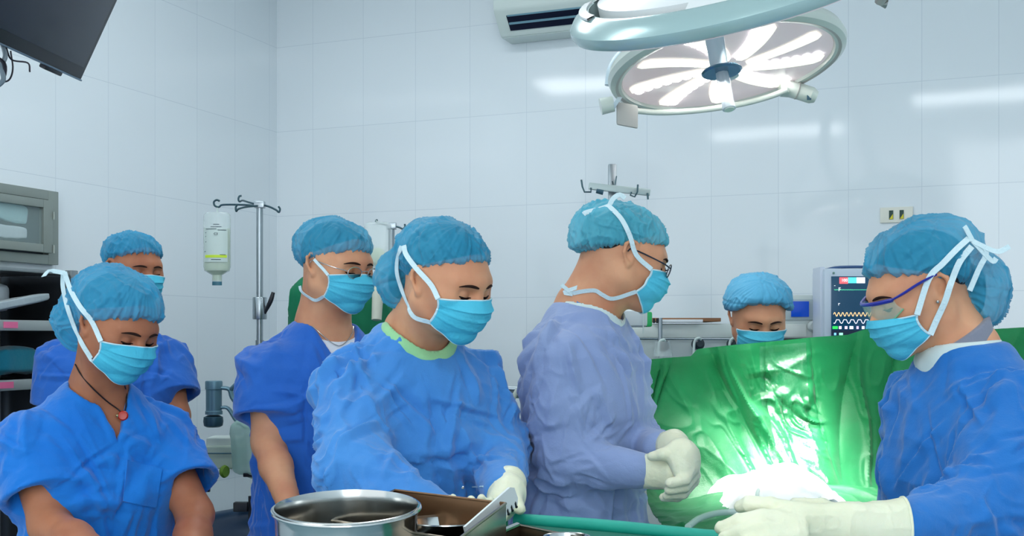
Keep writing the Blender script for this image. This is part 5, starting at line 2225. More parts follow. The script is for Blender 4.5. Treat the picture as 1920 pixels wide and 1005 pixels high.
def soft_cover(name, label, cat, prims, m_, lo, hi, seed, st=.007, amp=.012):
    fd = Field(*[np.arange(lo[i], hi[i], st) for i in range(3)])
    for p in prims:
        fd.cone(*p)
    v, q = fd.mesh(2)
    n = vnormals(v, q)
    d = ridge(v[:, 0] * 9, v[:, 1] * 9, v[:, 2] * 3, seed, 1.5) * amp + ridge(v[:, 0] * 18, v[:, 1] * 18, v[:, 2] * 9 + v[:, 0] * 8, seed + 1, 2) * amp * .5
    o = np_mesh(name, v + n * d[:, None], q, m_)
    return tag(o, label, cat)


g0, g1 = P(610, 560, 3.75), P(700, 640, 3.75)
soft_cover('draped_equipment', 'deep green cloth over equipment behind the silver glasses', 'covered equipment',
           [(P(590, 560, 3.8), P(590, 900, 3.8), .09, .12, .05), (P(680, 580, 3.8), P(700, 900, 3.8), .10, .14, .06),
            (P(640, 575, 3.85), P(640, 1000, 3.85), .12, .16, .06), (np.array([P(640, 0, 3.85)[0], 3.85, .9]), np.array([P(640, 0, 3.85)[0], 3.85, .05]), .2, .24, .05)],
           GREEND, (P(560, 0, 3.8)[0] - .2, 3.5, 0), (P(740, 0, 3.8)[0] + .15, 4.2, 1.75), 31)
wt = thing('white_hose_end', 'cream hose elbow over deep green cloth beside the silver glasses', 'hose', P(705, 640, 3.6))
tube_obj('hose', [P(692, 532, 3.66), P(704, 522, 3.64), P(708, 545, 3.62), P(706, 600, 3.6)], [.010, .016, .018, .016], mat('hose_cream', rgb(214, 216, 196), .4), wt, 12, 5)
tube_obj('elbow', [P(708, 520, 3.65), P(722, 505, 3.65)], .016, LBLW, wt, 12)

# steel rail frame with a hose between the sky gown and the lavender gown
rf = thing('rail_frame', 'steel bed rail between the sky blue and lavender gowns', 'rail', P(960, 1000, 3.2) * np.array([1, 1, 0]))
tube_obj('rail', [P(915, 727, 3.25), P(1000, 732, 3.25)], .009, CHROME, rf, 12)
tube_obj('rail', [P(915, 737, 3.25), P(1000, 743, 3.25)], .009, CHROME, rf, 12)
box_obj('upright', (.022, .02, .16), frontM(P(985, 772, 3.24)), CHROME, rf, bevel=.003)
tube_obj('lower_rail', [P(960, 808, 3.25), P(990, 810, 3.25)], .014, CHROME, rf, 12)
tube_obj('hose', [P(1000, 720, 3.2), P(975, 728, 3.19), P(962, 748, 3.19), P(959, 775, 3.19)], .007, mat('hose_pale', rgb(190, 200, 186), .4), rf, 10, 5)
tube_obj('hose', [P(1004, 800, 3.2), P(993, 808, 3.19), P(988, 818, 3.19)], .007, mat('hose_pale', rgb(190, 200, 186), .4), rf, 10, 5)
tube_obj('leg', [P(990, 810, 3.25), np.array([P(990, 810, 3.25)[0], 3.25, .0])], .014, CHROME, rf, 12)
soft_cover('draped_trolley', 'deep green cloth hanging over a trolley between two gowns', 'covered trolley',
           [(P(960, 850, 3.35), P(1010, 840, 3.3), .07, .07, .05), (P(960, 860, 3.35), P(965, 1100, 3.35), .08, .09, .05), (P(1010, 860, 3.3), P(1015, 1100, 3.3), .07, .09, .05),
            (np.array([P(985, 0, 3.3)[0], 3.33, .8]), np.array([P(985, 0, 3.3)[0], 3.33, .04]), .12, .13, .05)],
           GREEND, (P(925, 0, 3.3)[0] - .12, 3.1, 0), (P(1040, 0, 3.3)[0] + .08, 3.6, 1.25), 41)

# ------------------------------------------------------------------ patient drape and screen
FILM = bpy.data.materials.new('drape_film')
FILM.use_nodes = True
_n = FILM.node_tree
_n.nodes.clear()
_o = _n.nodes.new('ShaderNodeOutputMaterial')
_m = _n.nodes.new('ShaderNodeMixShader')
_t = _n.nodes.new('ShaderNodeBsdfTransparent')
_g = _n.nodes.new('ShaderNodeBsdfGlossy')
_g.inputs['Roughness'].default_value = .13
_z = _n.nodes.new('ShaderNodeTexNoise')
_z.inputs['Scale'].default_value = 24
_b = _n.nodes.new('ShaderNodeBump')
_b.inputs['Strength'].default_value = .4
_b.inputs['Distance'].default_value = .01
_n.links.new(_z.outputs['Fac'], _b.inputs['Height'])
_n.links.new(_b.outputs[0], _g.inputs['Normal'])
_m.inputs[0].default_value = .04
_n.links.new(_t.outputs[0], _m.inputs[1])
_n.links.new(_g.outputs[0], _m.inputs[2])
_n.links.new(_m.outputs[0], _o.inputs['Surface'])
XC = P(1478, 630, 3.0)[0]
nu, nv = 330, 270
xl, xr = P(1196, 630, 3.05)[0], P(1990, 630, 2.9)[0]
top_px = [(1196, 676), (1240, 672), (1296, 668), (1308, 655), (1345, 650), (1375, 647), (1450, 640), (1530, 632), (1590, 628), (1625, 617), (1650, 614), (1680, 622), (1720, 632), (1800, 628), (1850, 618), (1920, 614), (1990, 612)]
tx = np.array([q[0] for q in top_px])
tzv = np.array([H + (HY - q[1]) / F * 3.05 for q in top_px])
U = np.linspace(0, 1, nu)[:, None]
V = np.linspace(0, 1, nv)[None, :]
X = xl + (xr - xl) * U + 0 * V
pxs = X / 3.05 * F + 960
ztop = np.interp(pxs, tx, tzv)
xn = (X - XC) / .5                                   # -1..1 about the patient's midline
zf = .985 + .065 * np.exp(-(xn / .62) ** 2) - .10 * np.clip(np.abs(xn) - .8, 0, 3) ** 1.2
v1 = .50                                             # hanging part up to v1, then over the patient
tv_ = np.clip(V / v1, 0, 1)
s = tv_ ** .92
funnel = np.exp(-(xn / .75) ** 2)
Yv = 3.05 - .05 * s - .16 * s ** 3 - .10 * np.clip(np.abs(xn) - .55, 0, 1) * s
Zv = ztop + (zf - ztop) * s
th_ = np.clip((V - v1) / (1 - v1), 0, 1)
Yh = 2.84 - .10 * np.clip(np.abs(xn) - .55, 0, 1) - (.62 - .22 * np.clip((xn + .45) / .4, 0, 1)) * th_
Zh = zf + .01 * np.sin(th_ * 3) - .05 * th_ ** 2 - .55 * np.clip(th_ - .86, 0, 1)
k = 1 / (1 + np.exp(-(V - v1) * 60))
Y = Yv * (1 - k) + Yh * k
Z = Zv * (1 - k) + Zh * k
# folds of the hanging part converge on the patient
conv = 1 - .50 * s
qn = xn / np.maximum(conv, .3)
wob = vnoise(qn * 1.5, V * 2.2, 0 * X, 71) * .35
big = ridge(qn * 1.9 + wob, V * 1.2, 0 * X + .3, 72, 1.3)
med = ridge(qn * 4.5 + wob * 2, V * 2.2, 0 * X + .7, 73, 1.8)
sml = ridge(qn * 11 + wob * 4, V * 9, 0 * X + .1, 74, 2)
hang_ = np.clip(s * 3, .15, 1) * (1 - k)
dY = -(big * .040 + med * .017 + sml * .0045) * hang_
flat = k
dZ = flat * (ridge(X * 5 + Y * 2, Y * 7, 0 * X, 75, 1.6) * .016 + ridge(X * 12, Y * 13 + X * 6, 0 * X, 76, 2) * .006) * (1 - .5 * np.exp(-(xn / .5) ** 2))
# crumpled strip in the middle
strip = np.exp(-((X - P(1478, 0, 3.0)[0]) / .085) ** 4)
w1 = vnoise(X * 9, Z * 9, 0 * X, 80) * .5
cru = ridge(X * 9 + w1 + Z * 5, Z * 13 - X * 5 + w1, 0 * X, 81, 1.1) * .020 + ridge(X * 20 + w1 * 2, Z * 26 + X * 12, 0 * X, 82, 1.4) * .008
dY = dY + -cru * strip * np.clip(s * 4, 0, 1) * (1 - k)
# two sewn pleats at the left and tucks beside the strip
for xp, sl_, wdt, am in ((1243, -.10, .006, .018), (1262, -.13, .006, .016), (1436, .0, .004, .008), (1520, .02, .004, .010), (1690, -.10, .020, .03), (1330, .16, .03, .035), (1610, -.10, .02, .02)):
    x0 = P(xp, 0, 3.05)[0] + sl_ * s
    dY = dY + am * np.exp(-np.abs(X - x0) / wdt) * (1 - k) * np.clip(s * 6, .3, 1) * (1 - .5 * s)
Y = Y + dY
Z = Z + dZ
zero = X * 0
dr_pts = np.stack([X + zero, Y + zero, Z + zero], 2)
drape = sheet_solid('surgical_drape', dr_pts, nu, nv, GREEN, None, .004)
tag(drape, 'large green surgical drape hung as a screen and spread over the patient', 'surgical drape')
# clear film strip over the middle
iu0, iu1 = int((P(1432, 0, 3.0)[0] - xl) / (xr - xl) * nu), int((P(1522, 0, 3.0)[0] - xl) / (xr - xl) * nu)
sub = dr_pts[iu0:iu1, 3:int(nv * .50)].copy()
sub[:, :, 1] -= .006 + .006 * (ridge(sub[:, :, 0] * 16, sub[:, :, 2] * 18 + sub[:, :, 0] * 9, sub[:, :, 1] * 0, 90, 1.2) + .5)
fo = sheet_solid('clear_film', sub, sub.shape[0], sub.shape[1], FILM, drape, .001)
# ether-screen bar carrying the drape, with its posts
es = thing('drape_frame', 'steel bar frame holding up the green drape', 'drape frame', (P(1560, 0, 3.08)[0], 3.08, 0))
tp = [(x_, y_) for x_, y_ in top_px if x_ in (1196, 1296, 1345, 1450, 1530, 1590, 1650, 1720, 1850, 1990)]
tube_obj('bar', [np.array([P(x_, y_ + 9, 3.05)[0], 3.072, P(x_, y_ + 9, 3.05)[2]]) for x_, y_ in tp], .008, CHROME, es, 10, 4)
for x_ in (1204, 1980):
    b_ = P(x_, 690, 3.05)
    tube_obj('post', [np.array([b_[0], 3.10, b_[2]]), np.array([b_[0], 3.10, 0])], .012, CHROME, es, 10)
# operating table below the drape
ot = thing('operating_table', 'operating table under the green drape', 'operating table', (XC, 2.62, 0))
BLUEPAD = mat('table_pad', rgb(30, 34, 44), .5)
box_obj('table_top', (.44, .72, .06), frontM((XC, 2.80, .84)), BLUEPAD, ot, bevel=.015)
box_obj('column', (.24, .30, .72), frontM((XC, 2.85, .44)), CHROME, ot, bevel=.02)
box_obj('base', (.40, .60, .10), frontM((XC, 2.85, .05)), mat('base_steel', rgb(150, 160, 166), .3, metal=.8), ot, bevel=.02)

# white towels over the operation site (they sit on the drape)
WH = cloth('gauze_white', rgb(232, 236, 232), rgb(240, 242, 238), .7)
def zdr(x, y):
    """height of the drape at x,y on the flat part"""
    d = (dr_pts[:, :, 0] - x) ** 2 + (dr_pts[:, :, 1] - y) ** 2 + (np.broadcast_to(V, X.shape) < .5) * 9
    i_ = np.unravel_index(np.argmin(d), d.shape)
    return dr_pts[i_][2]


ntu, ntv = 70, 60
tw = np.zeros((ntu, ntv, 3))
sel = dr_pts[:, int(nv * .53):int(nv * .97)]
sx_, sy_, sz_ = sel[:, :, 0], sel[:, :, 1], sel[:, :, 2]
for i in range(ntu):
    for j in range(ntv):
        a = -1 + 2 * i / (ntu - 1)
        b = j / (ntv - 1)
        ex = .165 * (1 - .10 * b + .08 * math.sin(b * 6 + (1 if a > 0 else 3)))
        x = P(1462, 0, 2.7)[0] + a * ex
        y = 2.87 - .40 * b + .015 * math.sin(a * 6)
        ii = min(nu - 1, max(0, int(round((x - xl) / (xr - xl) * (nu - 1)))))
        col_y = sy_[ii]
        jj = int(np.argmin(np.abs(col_y - y)))
        z = sz_[ii, jj]
        dome = .052 * (1 - a * a) ** .6 * math.sin(math.pi * min(1, max(0, .12 + b * .80))) ** .7
        z = 1.048 - .06 * a * a - .03 * max(0, b - .7) + dome + .013 * (float(ridge(x * 15, y * 15, 0, 61, 1.4)) + .45) + .003 * float(vnoise(x * 40, y * 40, 0, 62))
        tw[i, j] = (x, y, z)
tw[:, :, 2] = (tw[:, :, 2] + np.roll(tw[:, :, 2], 1, 0) + np.roll(tw[:, :, 2], 1, 1)) / 3 if False else tw[:, :, 2]
o = sheet_solid('surgical_towel', tw, ntu, ntv, WH, None, .006)
tag(o, 'brightly lit white towels over the patient on the green drape', 'towel')
# clear tubes
TUBEM = mat('clear_tube', rgb(214, 234, 226), .12, alpha=.6, spec=.8)
def up(p, dz):
    return p + np.array([0, 0, dz])
o = tube_obj('suction_tube', [P(1290, 988, 2.2), P(1312, 972, 2.28), P(1345, 962, 2.36), P(1385, 960, 2.40), P(1410, 962, 2.38)], .0068, TUBEM, None, 12, 6)
tag(o, 'thick clear suction tube running left from under the glove', 'tube')
o = tube_obj('drain_tube', [P(1425, 950, 2.45), P(1420, 935, 2.5), P(1422, 920, 2.55), P(1436, 910, 2.62), P(1460, 908, 2.66), P(1495, 914, 2.62), P(1530, 930, 2.52), P(1550, 946, 2.42), P(1562, 962, 2.35)], .0042, TUBEM, None, 12, 6)
tag(o, 'thin clear tube looping over the white towels', 'tube')

# ------------------------------------------------------------------ anaesthesia machine, monitor
D = 4.15
AM = mat('machine_white', rgb(206, 216, 212), .35)
AMG = mat('machine_grey', rgb(180, 194, 194), .4)
WOOD = mat('shelf_wood', rgb(150, 106, 72), .5, col2=rgb(130, 88, 58), nscale=20, stretch=(.2, 1, 4))
am = thing('anaesthesia_machine', 'pale anaesthesia machine behind the green drape, hoses at its front', 'anaesthesia machine', (P(1290, 0, D)[0], D, 0))
def fbox(name, x0, x1, y0, y1, D, dep, m_, parent, bevel=.004):
    a, b = P(x0, y0, D), P(x1, y1, D)
    return box_obj(name, (b[0] - a[0], dep, a[2] - b[2]), frontM(((a[0] + b[0]) / 2, D + dep / 2, (a[2] + b[2]) / 2)), m_, parent, bevel=bevel)
fbox('upper_panel', 1175, 1380, 607, 634, D, .34, AM, am, .008)
fbox('front_panel', 1180, 1560, 636, 760, D + .01, .32, AMG, am, .006)
a, b = P(1180, 700, D), P(1560, 700, D)
box_obj('cabinet', (b[0] - a[0], .34, .95), frontM(((a[0] + b[0]) / 2, D + .19, .57)), AM, am, bevel=.01)
for x_ in (1200, 1540):
    for dd in (.06, .32):
        lathe_obj('caster', [(0, -.016), (.045, -.016), (.048, 0), (.045, .016), (0, .016)], axis_frame((P(x_, 0, D)[0], D + dd, .048), (1, 0, 0)), BLACKP, am, 16)
fbox('wood_shelf', 1222, 1352, 596, 603, D - .01, .30, WOOD, am, .002)
fbox('shelf_strip', 1232, 1318, 599, 604, D - .03, .02, mat('strip_white', rgb(226, 232, 236), .4), am, .001)
tube_obj('seam', [P(1180, 635, D - .002), P(1380, 637, D - .002)], .0018, ALUD, am, 6)
tube_obj('mount_post', [P(1238, 596, D - .05), P(1238, 640, D - .05)], .008, CHROME, am, 10)
for x_ in (1226, 1232):
    tube_obj('post_clip', [P(x_, 597, D - .05), P(x_, 606, D - .05)], .004, BLACKP, am, 6)
for cx_, cy_ in ((1309, 645), (1375, 645), (1243, 648)):
    bm = bmesh.new()
    c_ = P(cx_, cy_, D - .04)
    add_lathe(bm, [(0, .018), (.012, .018), (.022, .008), (.022, -.012), (0, -.014)], axis_frame(c_, (.2, -1, .1)), 20)
    ho = bm_obj('port', bm, mat('port_dark', rgb(30, 44, 52), .3), am)
    tube_obj('port_hose', [c_ + np.array([.006, -.02, .016]), c_ + np.array([-.004, -.032, .022]), c_ + np.array([-.018, -.030, .008]), c_ + np.array([-.021, -.028, -.045])], .0048, LBLW, ho, 8, 5)
tube_obj('clear_jar', [P(1243, 640, D - .07), P(1243, 668, D - .07)], [.028, .036], BAGM, am, 16)

vt = thing('ventilator_unit', 'white ventilator module with a blue display and round knob', 'ventilator', P(1495, 642, 4.05))
fbox('casing', 1420, 1547, 553, 642, 4.05, .26, AM, vt, .010)
fbox('face_frame', 1440, 1536, 561, 600, 4.044, .01, AMG, vt, .003)
fbox('display', 1484, 1517, 565, 594, 4.038, .012, mat('display_blue', rgb(14, 60, 160), .2, emit=.35, emit_col=rgb(14, 70, 180)), vt, .001)
lathe_obj('dial', [(.0, .018), (.014, .018), (.019, .012), (.020, 0), (0, 0)], axis_frame(P(1524, 612, 4.045), (0, -1, 0)), mat('dial_grey', rgb(188, 198, 196), .4), vt, 28)
fbox('lower_panel', 1462, 1512, 608, 632, 4.046, .008, mat('panel_pale', rgb(214, 220, 214), .4), vt, .002)
fbox('seal_strip', 1460, 1530, 634, 640, 4.04, .012, BLACKP, vt, .001)

# patient monitor
D = 3.9
ml, mr = P(1545, 503, D), P(1690, 660, D)
mn = thing('patient_monitor', 'patient monitor showing coloured vital-sign curves beside the goggles', 'monitor', P(1615, 645, D))
fbox('casing', 1545, 1672, 503, 645, D, .16, mat('monitor_white', rgb(196, 210, 224), .35), mn, .012)
fbox('side_grip', 1538, 1547, 500, 636, D + .02, .10, mat('monitor_side', rgb(206, 216, 230), .35), mn, .004)
tube_obj('carry_handle', [P(1548, 506, D + .04), P(1575, 501, D + .04), P(1640, 501, D + .04), P(1668, 506, D + .04)], .005, mat('handle_blue', rgb(50, 84, 130), .4), mn, 8, 4)
SCR = mat('monitor_screen', rgb(8, 36, 60), .15, emit=.45, emit_col=rgb(20, 76, 110))
sc_ = fbox('screen', 1559, 1656, 518, 632, D - .004, .008, SCR, mn, .001)
lathe_obj('indicator', [(0, .002), (.004, .002), (.004, 0)], axis_frame(P(1563, 512, D - .002), (0, -1, 0)), mat('lamp_green', rgb(110, 150, 140), .4), mn, 12)


def glow(name, col, e=1.0):
    return mat(name, col, .4, emit=e, emit_col=col)


def fpan(name, x0, x1, y0, y1, m_, dd=.0055):
    return fbox(name, x0, x1, y0, y1, D - dd - .001, .0012, m_, sc_, 0)


fpan('alarm_block', 1574, 1590, 520, 532, glow('glow_red', rgb(236, 90, 96)))
fpan('alarm_block', 1590, 1606, 520, 531, glow('glow_cyan', rgb(80, 196, 206)))
fpan('alarm_block', 1606, 1622, 520, 531, glow('glow_white', rgb(214, 226, 240)))
TXT = glow('glow_text', rgb(232, 236, 240))
fr_ = lambda x, y, dd=.008: frame((1, 0, 0), (0, 0, 1), (0, -1, 0), P(x, y, D) + np.array([0, -dd, 0]))
text_obj('alarm_text', '100', .014, fr_(1582, 526), TXT, sc_)
fpan('bottom_bar', 1559, 1656, 619, 632, glow('glow_navy', rgb(14, 30, 56), .3), .005)
cols = [(1561, 1571, rgb(40, 190, 80)), (1573, 1578, rgb(220, 200, 224)), (1584, 1589, rgb(214, 190, 220)), (1593, 1600, rgb(226, 232, 240)), (1606, 1610, rgb(200, 180, 220)), (1616, 1621, rgb(210, 214, 226)), (1624, 1634, rgb(110, 176, 226)), (1636, 1650, rgb(120, 170, 220))]
for i, (a, b, c_) in enumerate(cols):
    fpan('soft_key', a, b, 611.5, 617, glow('glow_key%d' % i, c_))
for x_, w_, m_ in ((1566, 2, glow('glow_dot', rgb(120, 190, 240))), (1577, 3.5, glow('glow_dot2', rgb(150, 220, 190)))):
    fpan('status_icon', x_ - w_, x_ + w_, 624, 628.5, m_, .0075)
def trace(name, f, x0, x1, m_, n_=120, r_=.0012):
    pts = [P(x, f(x), D) + np.array([0, -.007, 0]) for x in np.linspace(x0, x1, n_)]
    tube_obj(name, pts, r_, m_, sc_, 4)
trace('orange_curve', lambda x: 589.5 - 3.6 * math.sin((x - 1562) / 7.6 * 2 * math.pi) , 1562, 1652, glow('glow_orange', rgb(240, 196, 140)))
def sq(x):
    t = ((x - 1563) / 13.5) % 1
    return 607 - 8.5 * (1 / (1 + math.exp(-(t - .25) * 22)) - 1 / (1 + math.exp(-(t - .78) * 22))) - 1.2 * math.sin(t * 9)
trace('white_curve', sq, 1562, 1652, glow('glow_curve', rgb(226, 224, 240)))
trace('green_curve', lambda x: 543.5 + .8 * math.sin(x * 1.9) * (1 if x < 1600 else .2), 1563, 1652, glow('glow_teal', rgb(80, 200, 150)), 90, .0009)
for x_, y_, b_ in ((1573, 543, 'F'), (1572, 570, 'r'), (1564, 535, '-')):
    text_obj('screen_text', b_, .018, fr_(x_, y_), TXT, sc_)
# stand for the monitor and ventilator: shelf of the machine
fbox('monitor_shelf', 1530, 1690, 646, 652, 3.88, .30, AM, am, .003)
tube_obj('shelf_arm', [P(1600, 650, 4.0), P(1560, 660, 4.15)], .02, CHROME, am, 10)

# ------------------------------------------------------------------ surgical lights
LAMPW = mat('lamp_white', rgb(206, 216, 208), .28, coat=.3)
LAMPB = mat('lamp_pale_blue', rgb(196, 214, 222), .3)
LAMPG = mat('lamp_grey', rgb(176, 176, 172), .4)
GLASSL = mat('lamp_glass', rgb(206, 196, 200), .2, emit=.22, emit_col=rgb(250, 232, 236), coat=.3)
LEDM = mat('led_on', (1, 1, 1, 1), emit=10.0, emit_col=(1, .97, .96, 1))
LEDP = mat('led_lens_plate', rgb(236, 240, 222), .3, emit=.8, emit_col=rgb(250, 250, 232))
PLATE = mat('handle_plate', rgb(96, 134, 158), .25, metal=.6)
CLEARH = mat('handle_ribbed', rgb(206, 218, 226), .15, alpha=.75, spec=.7)


def solve_normal(ratio, slope_deg, viewpt, down=True):
    """normal of a disc seen as an ellipse of the given axis ratio with its long axis tilted in the picture"""
    d = norm(viewpt - CAMP)
    # picture axes at that point
    r = norm(np.cross(d, (0, 0, 1)))
    u = np.cross(r, d)
    a = math.radians(slope_deg)
    major = r * math.cos(a) + u * math.sin(a)
    minor = -r * math.sin(a) + u * math.cos(a)
    c_ = math.asin(ratio)
    # facing the camera from below: the normal leans down and towards the viewer
    sgn = -1 if down else 1
    return norm(-d * math.sin(c_) + sgn * minor * math.cos(c_)), major


D2 = 3.1
c2 = P(1360, 116, D2)
n2_, maj2 = solve_normal(.355, 9.5, c2, True)
R2 = 222 / F * D2
M2 = axis_frame(c2, n2_, maj2)          # z points down out of the glass
l2 = thing('surgical_light', 'lit round surgical light with rows of lamps over the drape', 'surgical light', c2)
prof = [(.0, -.085), (.09, -.083), (.20, -.066), (R2 * .90, -.036), (R2 * .975, -.018), (R2, .004), (R2 * .985, .020), (R2 * .945, .028), (R2 * .895, .024), (R2 * .885, .014), (.0, .014)]
lathe_obj('housing', prof, M2, LAMPW, l2, 96)
lathe_obj('glass', [(0, .0165), (R2 * .882, .0165), (R2 * .886, .012), (0, .012)], M2, GLASSL, l2, 96)
bmr = bmesh.new()
add_lathe(bmr, [(R2 * .888, .016), (R2 * .90, .024), (R2 * .945, .0285), (R2 * .93, .0262), (R2 * .90, .0215)], M2, 96, True)
bm_obj('inner_rim', bmr, LAMPG, l2)
NA = 9
for k in range(NA):
    a = 2 * math.pi * (k + .35) / NA
    ca, sa = math.cos(a), math.sin(a)
    # curved arm: lens plate with six lamps along one side
    bm = bmesh.new()
    nr_ = 14
    L_, R_ = [], []
    for i in range(nr_):
        t = i / (nr_ - 1)
        r = R2 * (.17 + .66 * t)
        aa = a + .25 * (t - .3)
        wd = .016 + .012 * t
        if i in (0, nr_ - 1):
            wd *= .6
        p = np.array([r * math.cos(aa), r * math.sin(aa)])
        tn = np.array([-math.sin(aa), math.cos(aa)])
        for lst, sg_ in ((L_, -1), (R_, 1)):
            q_ = p + tn * wd * sg_
            lst.append(bm.verts.new(M2 @ Vector((q_[0], q_[1], .0185))))
    for i in range(nr_ - 1):
        bm.faces.new([L_[i], L_[i + 1], R_[i + 1], R_[i]])
    rr = bmesh.ops.extrude_face_region(bm, geom=list(bm.faces))
    for v_ in [g for g in rr['geom'] if isinstance(g, bmesh.types.BMVert)]:
        v_.co += Vector(n2_) * .002
    arm_ = bm_obj('lens_plate', bm, LEDP, l2)
    for i in range(7):
        t = (i + .5) / 7
        r = R2 * (.20 + .61 * t)
        aa = a + .25 * (t - .3)
        off_ = (.016 + .012 * t) * (1.0 if k % 3 else .2)
        p = np.array([r * math.cos(aa) - math.sin(aa) * off_, r * math.sin(aa) + math.cos(aa) * off_])
        Ml = M2 @ Matrix.Translation(Vector((p[0], p[1], .0195)))
        lathe_obj('lamp_dot', [(0, .0035), (.009, .0032), (.0125, .0012), (.0125, 0), (0, 0)], Ml, LEDM, arm_, 14)
lathe_obj('handle_socket', [(0, .014), (.034, .014), (.030, .045), (0, .047)], M2, LAMPB, l2, 28)

# curved handle rail outside the rim with end knob, bracket and yoke
def l2p(ang, r, z):
    return np.array(M2 @ Vector((r * math.cos(ang), r * math.sin(ang), z)))
def ang_of(px_, py_):
    """angle round the lamp of the picture direction"""
    r_ = np.array([(px_ - 1362) / F, 0, -(py_ - 122) / F])
    loc = M2.to_3x3().inverted() @ Vector(r_)
    return math.atan2(loc.y, loc.x)
rail_pts = [P(1193, 208, D2 + .14), P(1240, 211, D2 + .18), P(1310, 207, D2 + .20), P(1385, 196, D2 + .20), P(1440, 182, D2 + .18), P(1478, 168, D2 + .15)]
tube_obj('handle_rail', rail_pts, .0085, LAMPW, l2, 14, 6)
tube_obj('rail_joint', [P(1462, 168, D2 + .18), P(1480, 166, D2 + .18)], [.021, .026], LAMPW, l2, 20)
tube_obj('rail_motor', [P(1478, 166, D2 + .18), P(1500, 172, D2 + .17), P(1522, 179, D2 + .16), P(1530, 182, D2 + .16)], [.024, .024, .024, .017], LAMPW, l2, 24)
tube_obj('motor_ring', [P(1494, 170, D2 + .17), P(1496, 170.6, D2 + .17)], .0252, LAMPG, l2, 24)
box_obj('motor_mark', (.012, .002, .014), frontM(P(1517, 183, D2 + .142)), ALUD, l2, bevel=0)
tube_obj('pivot', [P(1152, 192, D2 + .10), P(1158, 196, D2 + .10)], [.024, .024], LAMPB, l2, 20)
tube_obj('end_knob', [P(1126, 200, D2 + .10), P(1150, 195, D2 + .10)], [.024, .022], LAMPW, l2, 20)
box_obj('bracket', (.062, .012, .066), frame(norm(P(1197, 214, 0 + D2) - P(1155, 206, D2)), (0, -1, 0), (0, 0, 1), P(1176, 216, D2 + .10)), LAMPG, l2, bevel=.006)
tube_obj('yoke_arm', [P(1140, 160, D2 + .10), P(1146, 128, D2 + .10), P(1165, 100, D2 + .12), P(1195, 84, D2 + .16), P(1240, 60, D2 + .2)], [.016, .018, .018, .018, .016], LAMPB, l2, 14, 6, flat=.6)
up_c = np.array([c2[0], c2[1] + .1, c2[2]])
tube_obj('suspension_arm', [np.array(M2 @ Vector((0, 0, -.08))), P(1362, 70, D2 + .35), P(1380, -60, D2 + .40), P(1400, -180, D2 + .1)], .028, LAMPW, l2, 16, 5)

spot = bpy.data.lights.new('surgical_light_beam', 'SPOT')
spot.energy = 340
spot.spot_size = math.radians(29)
spot.spot_blend = .8
spot.shadow_soft_size = .14
spot.color = (1.0, .99, .94)
so_ = bpy.data.objects.new('surgical_light_beam', spot)
COL.objects.link(so_)
sp = c2 + n2_ * .14
so_.location = sp
tgt = P(1486, 893, 2.82)
so_.rotation_euler = (Vector(tgt) - Vector(sp)).to_track_quat('-Z', 'Y').to_euler()

# upper light: big shell seen from its side, bright top, long slots
D1 = 2.45
c1_ = P(1372, -20, D1)
n1_, maj1 = solve_normal(.17, 11.0, c1_, False)      # its back faces up and towards the camera
R1 = 312 / F * D1
M1 = axis_frame(c1_, n1_, maj1)
l1 = thing('surgical_light', 'large pale surgical light cut off by the picture top, seen from its back', 'surgical light', c1_)
SHELL = mat('shell_silver', rgb(166, 192, 192), .25, metal=.25, coat=.4)
SHELLW = mat('shell_white', rgb(230, 232, 232), .3, coat=.4)
prof = [(R1 * .86, .036), (R1 * .88, .037), (R1 * .90, .034), (R1 * .96, .024), (R1, .006), (R1 * 1.0, -.008), (R1 * .985, -.018), (R1 * .95, -.022), (R1 * .88, -.022), (R1 * .86, -.018)]
lathe_obj('rim_shell', prof, M1, SHELL, l1, 120, True)
# centre dish, separated from the rim by slots, with bridges
lathe_obj('centre_shell', [(0, .10), (.10, .098), (R1 * .40, .082), (R1 * .70, .056), (R1 * .80, .044), (R1 * .805, -.015), (0, -.015)], M1, SHELLW, l1, 96)
for k in range(3):
    a = math.radians(150 + 120 * k)
    lathe_obj('bridge', [(R1 * .76, .048), (R1 * .80, .044), (R1 * .87, .037), (R1 * .87, -.014), (R1 * .76, -.012)], M1, SHELLW, l1, 24, True, a0=a - .30, a1=a + .30)
lathe_obj('under_glass', [(0, -.020), (R1 * .94, -.020), (R1 * .94, -.024), (0, -.024)], M1, GLASSL, l1, 96)
bm = bmesh.new()
for a in (math.radians(200), math.radians(245)):
    pass
add_lathe(bm, [(R1 * .87, .0365), (R1 * .92, .0340), (R1 * .92, .039), (R1 * .87, .0415)], M1, 40, True, a0=math.radians(168), a1=math.radians(204))
bm_obj('handle_pad', bm, SHELLW, l1)
# its central handle hangs down in front of the lower light
DH = 2.52
pl_c = P(1353, 134, DH)
hx = norm(P(1369, 212, DH - .03) - pl_c)
Mh = axis_frame(pl_c, hx, maj1)
tube_obj('handle_neck', [np.array(M1 @ Vector((0, 0, -.02))), P(1338, 62, DH - .01), P(1349, 128, DH)], [.024, .0225, .0195], LAMPB, l1, 28)
pn_, pm_ = solve_normal(.34, 8, pl_c, True)
lathe_obj('handle_plate', [(0, -.004), (.042, -.004), (.0455, 0), (.042, .004), (0, .004)], axis_frame(pl_c, pn_, pm_), PLATE, l1, 40)
bm = bmesh.new()
hl = .094
nr_ = 32
rings = []
for z_, r_ in ((0, .0140), (.02, .0150), (hl * .8, .0140), (hl, .0150), (hl, .0)):
    ring = []
    for i in range(nr_):
        rr_ = r_ * (1 - (.07 if i % 4 < 2 and z_ < hl * .99 else 0))
        ring.append(bm.verts.new(Mh @ Vector((rr_ * math.cos(2 * math.pi * i / nr_), rr_ * math.sin(2 * math.pi * i / nr_), z_))))
    rings.append(ring)
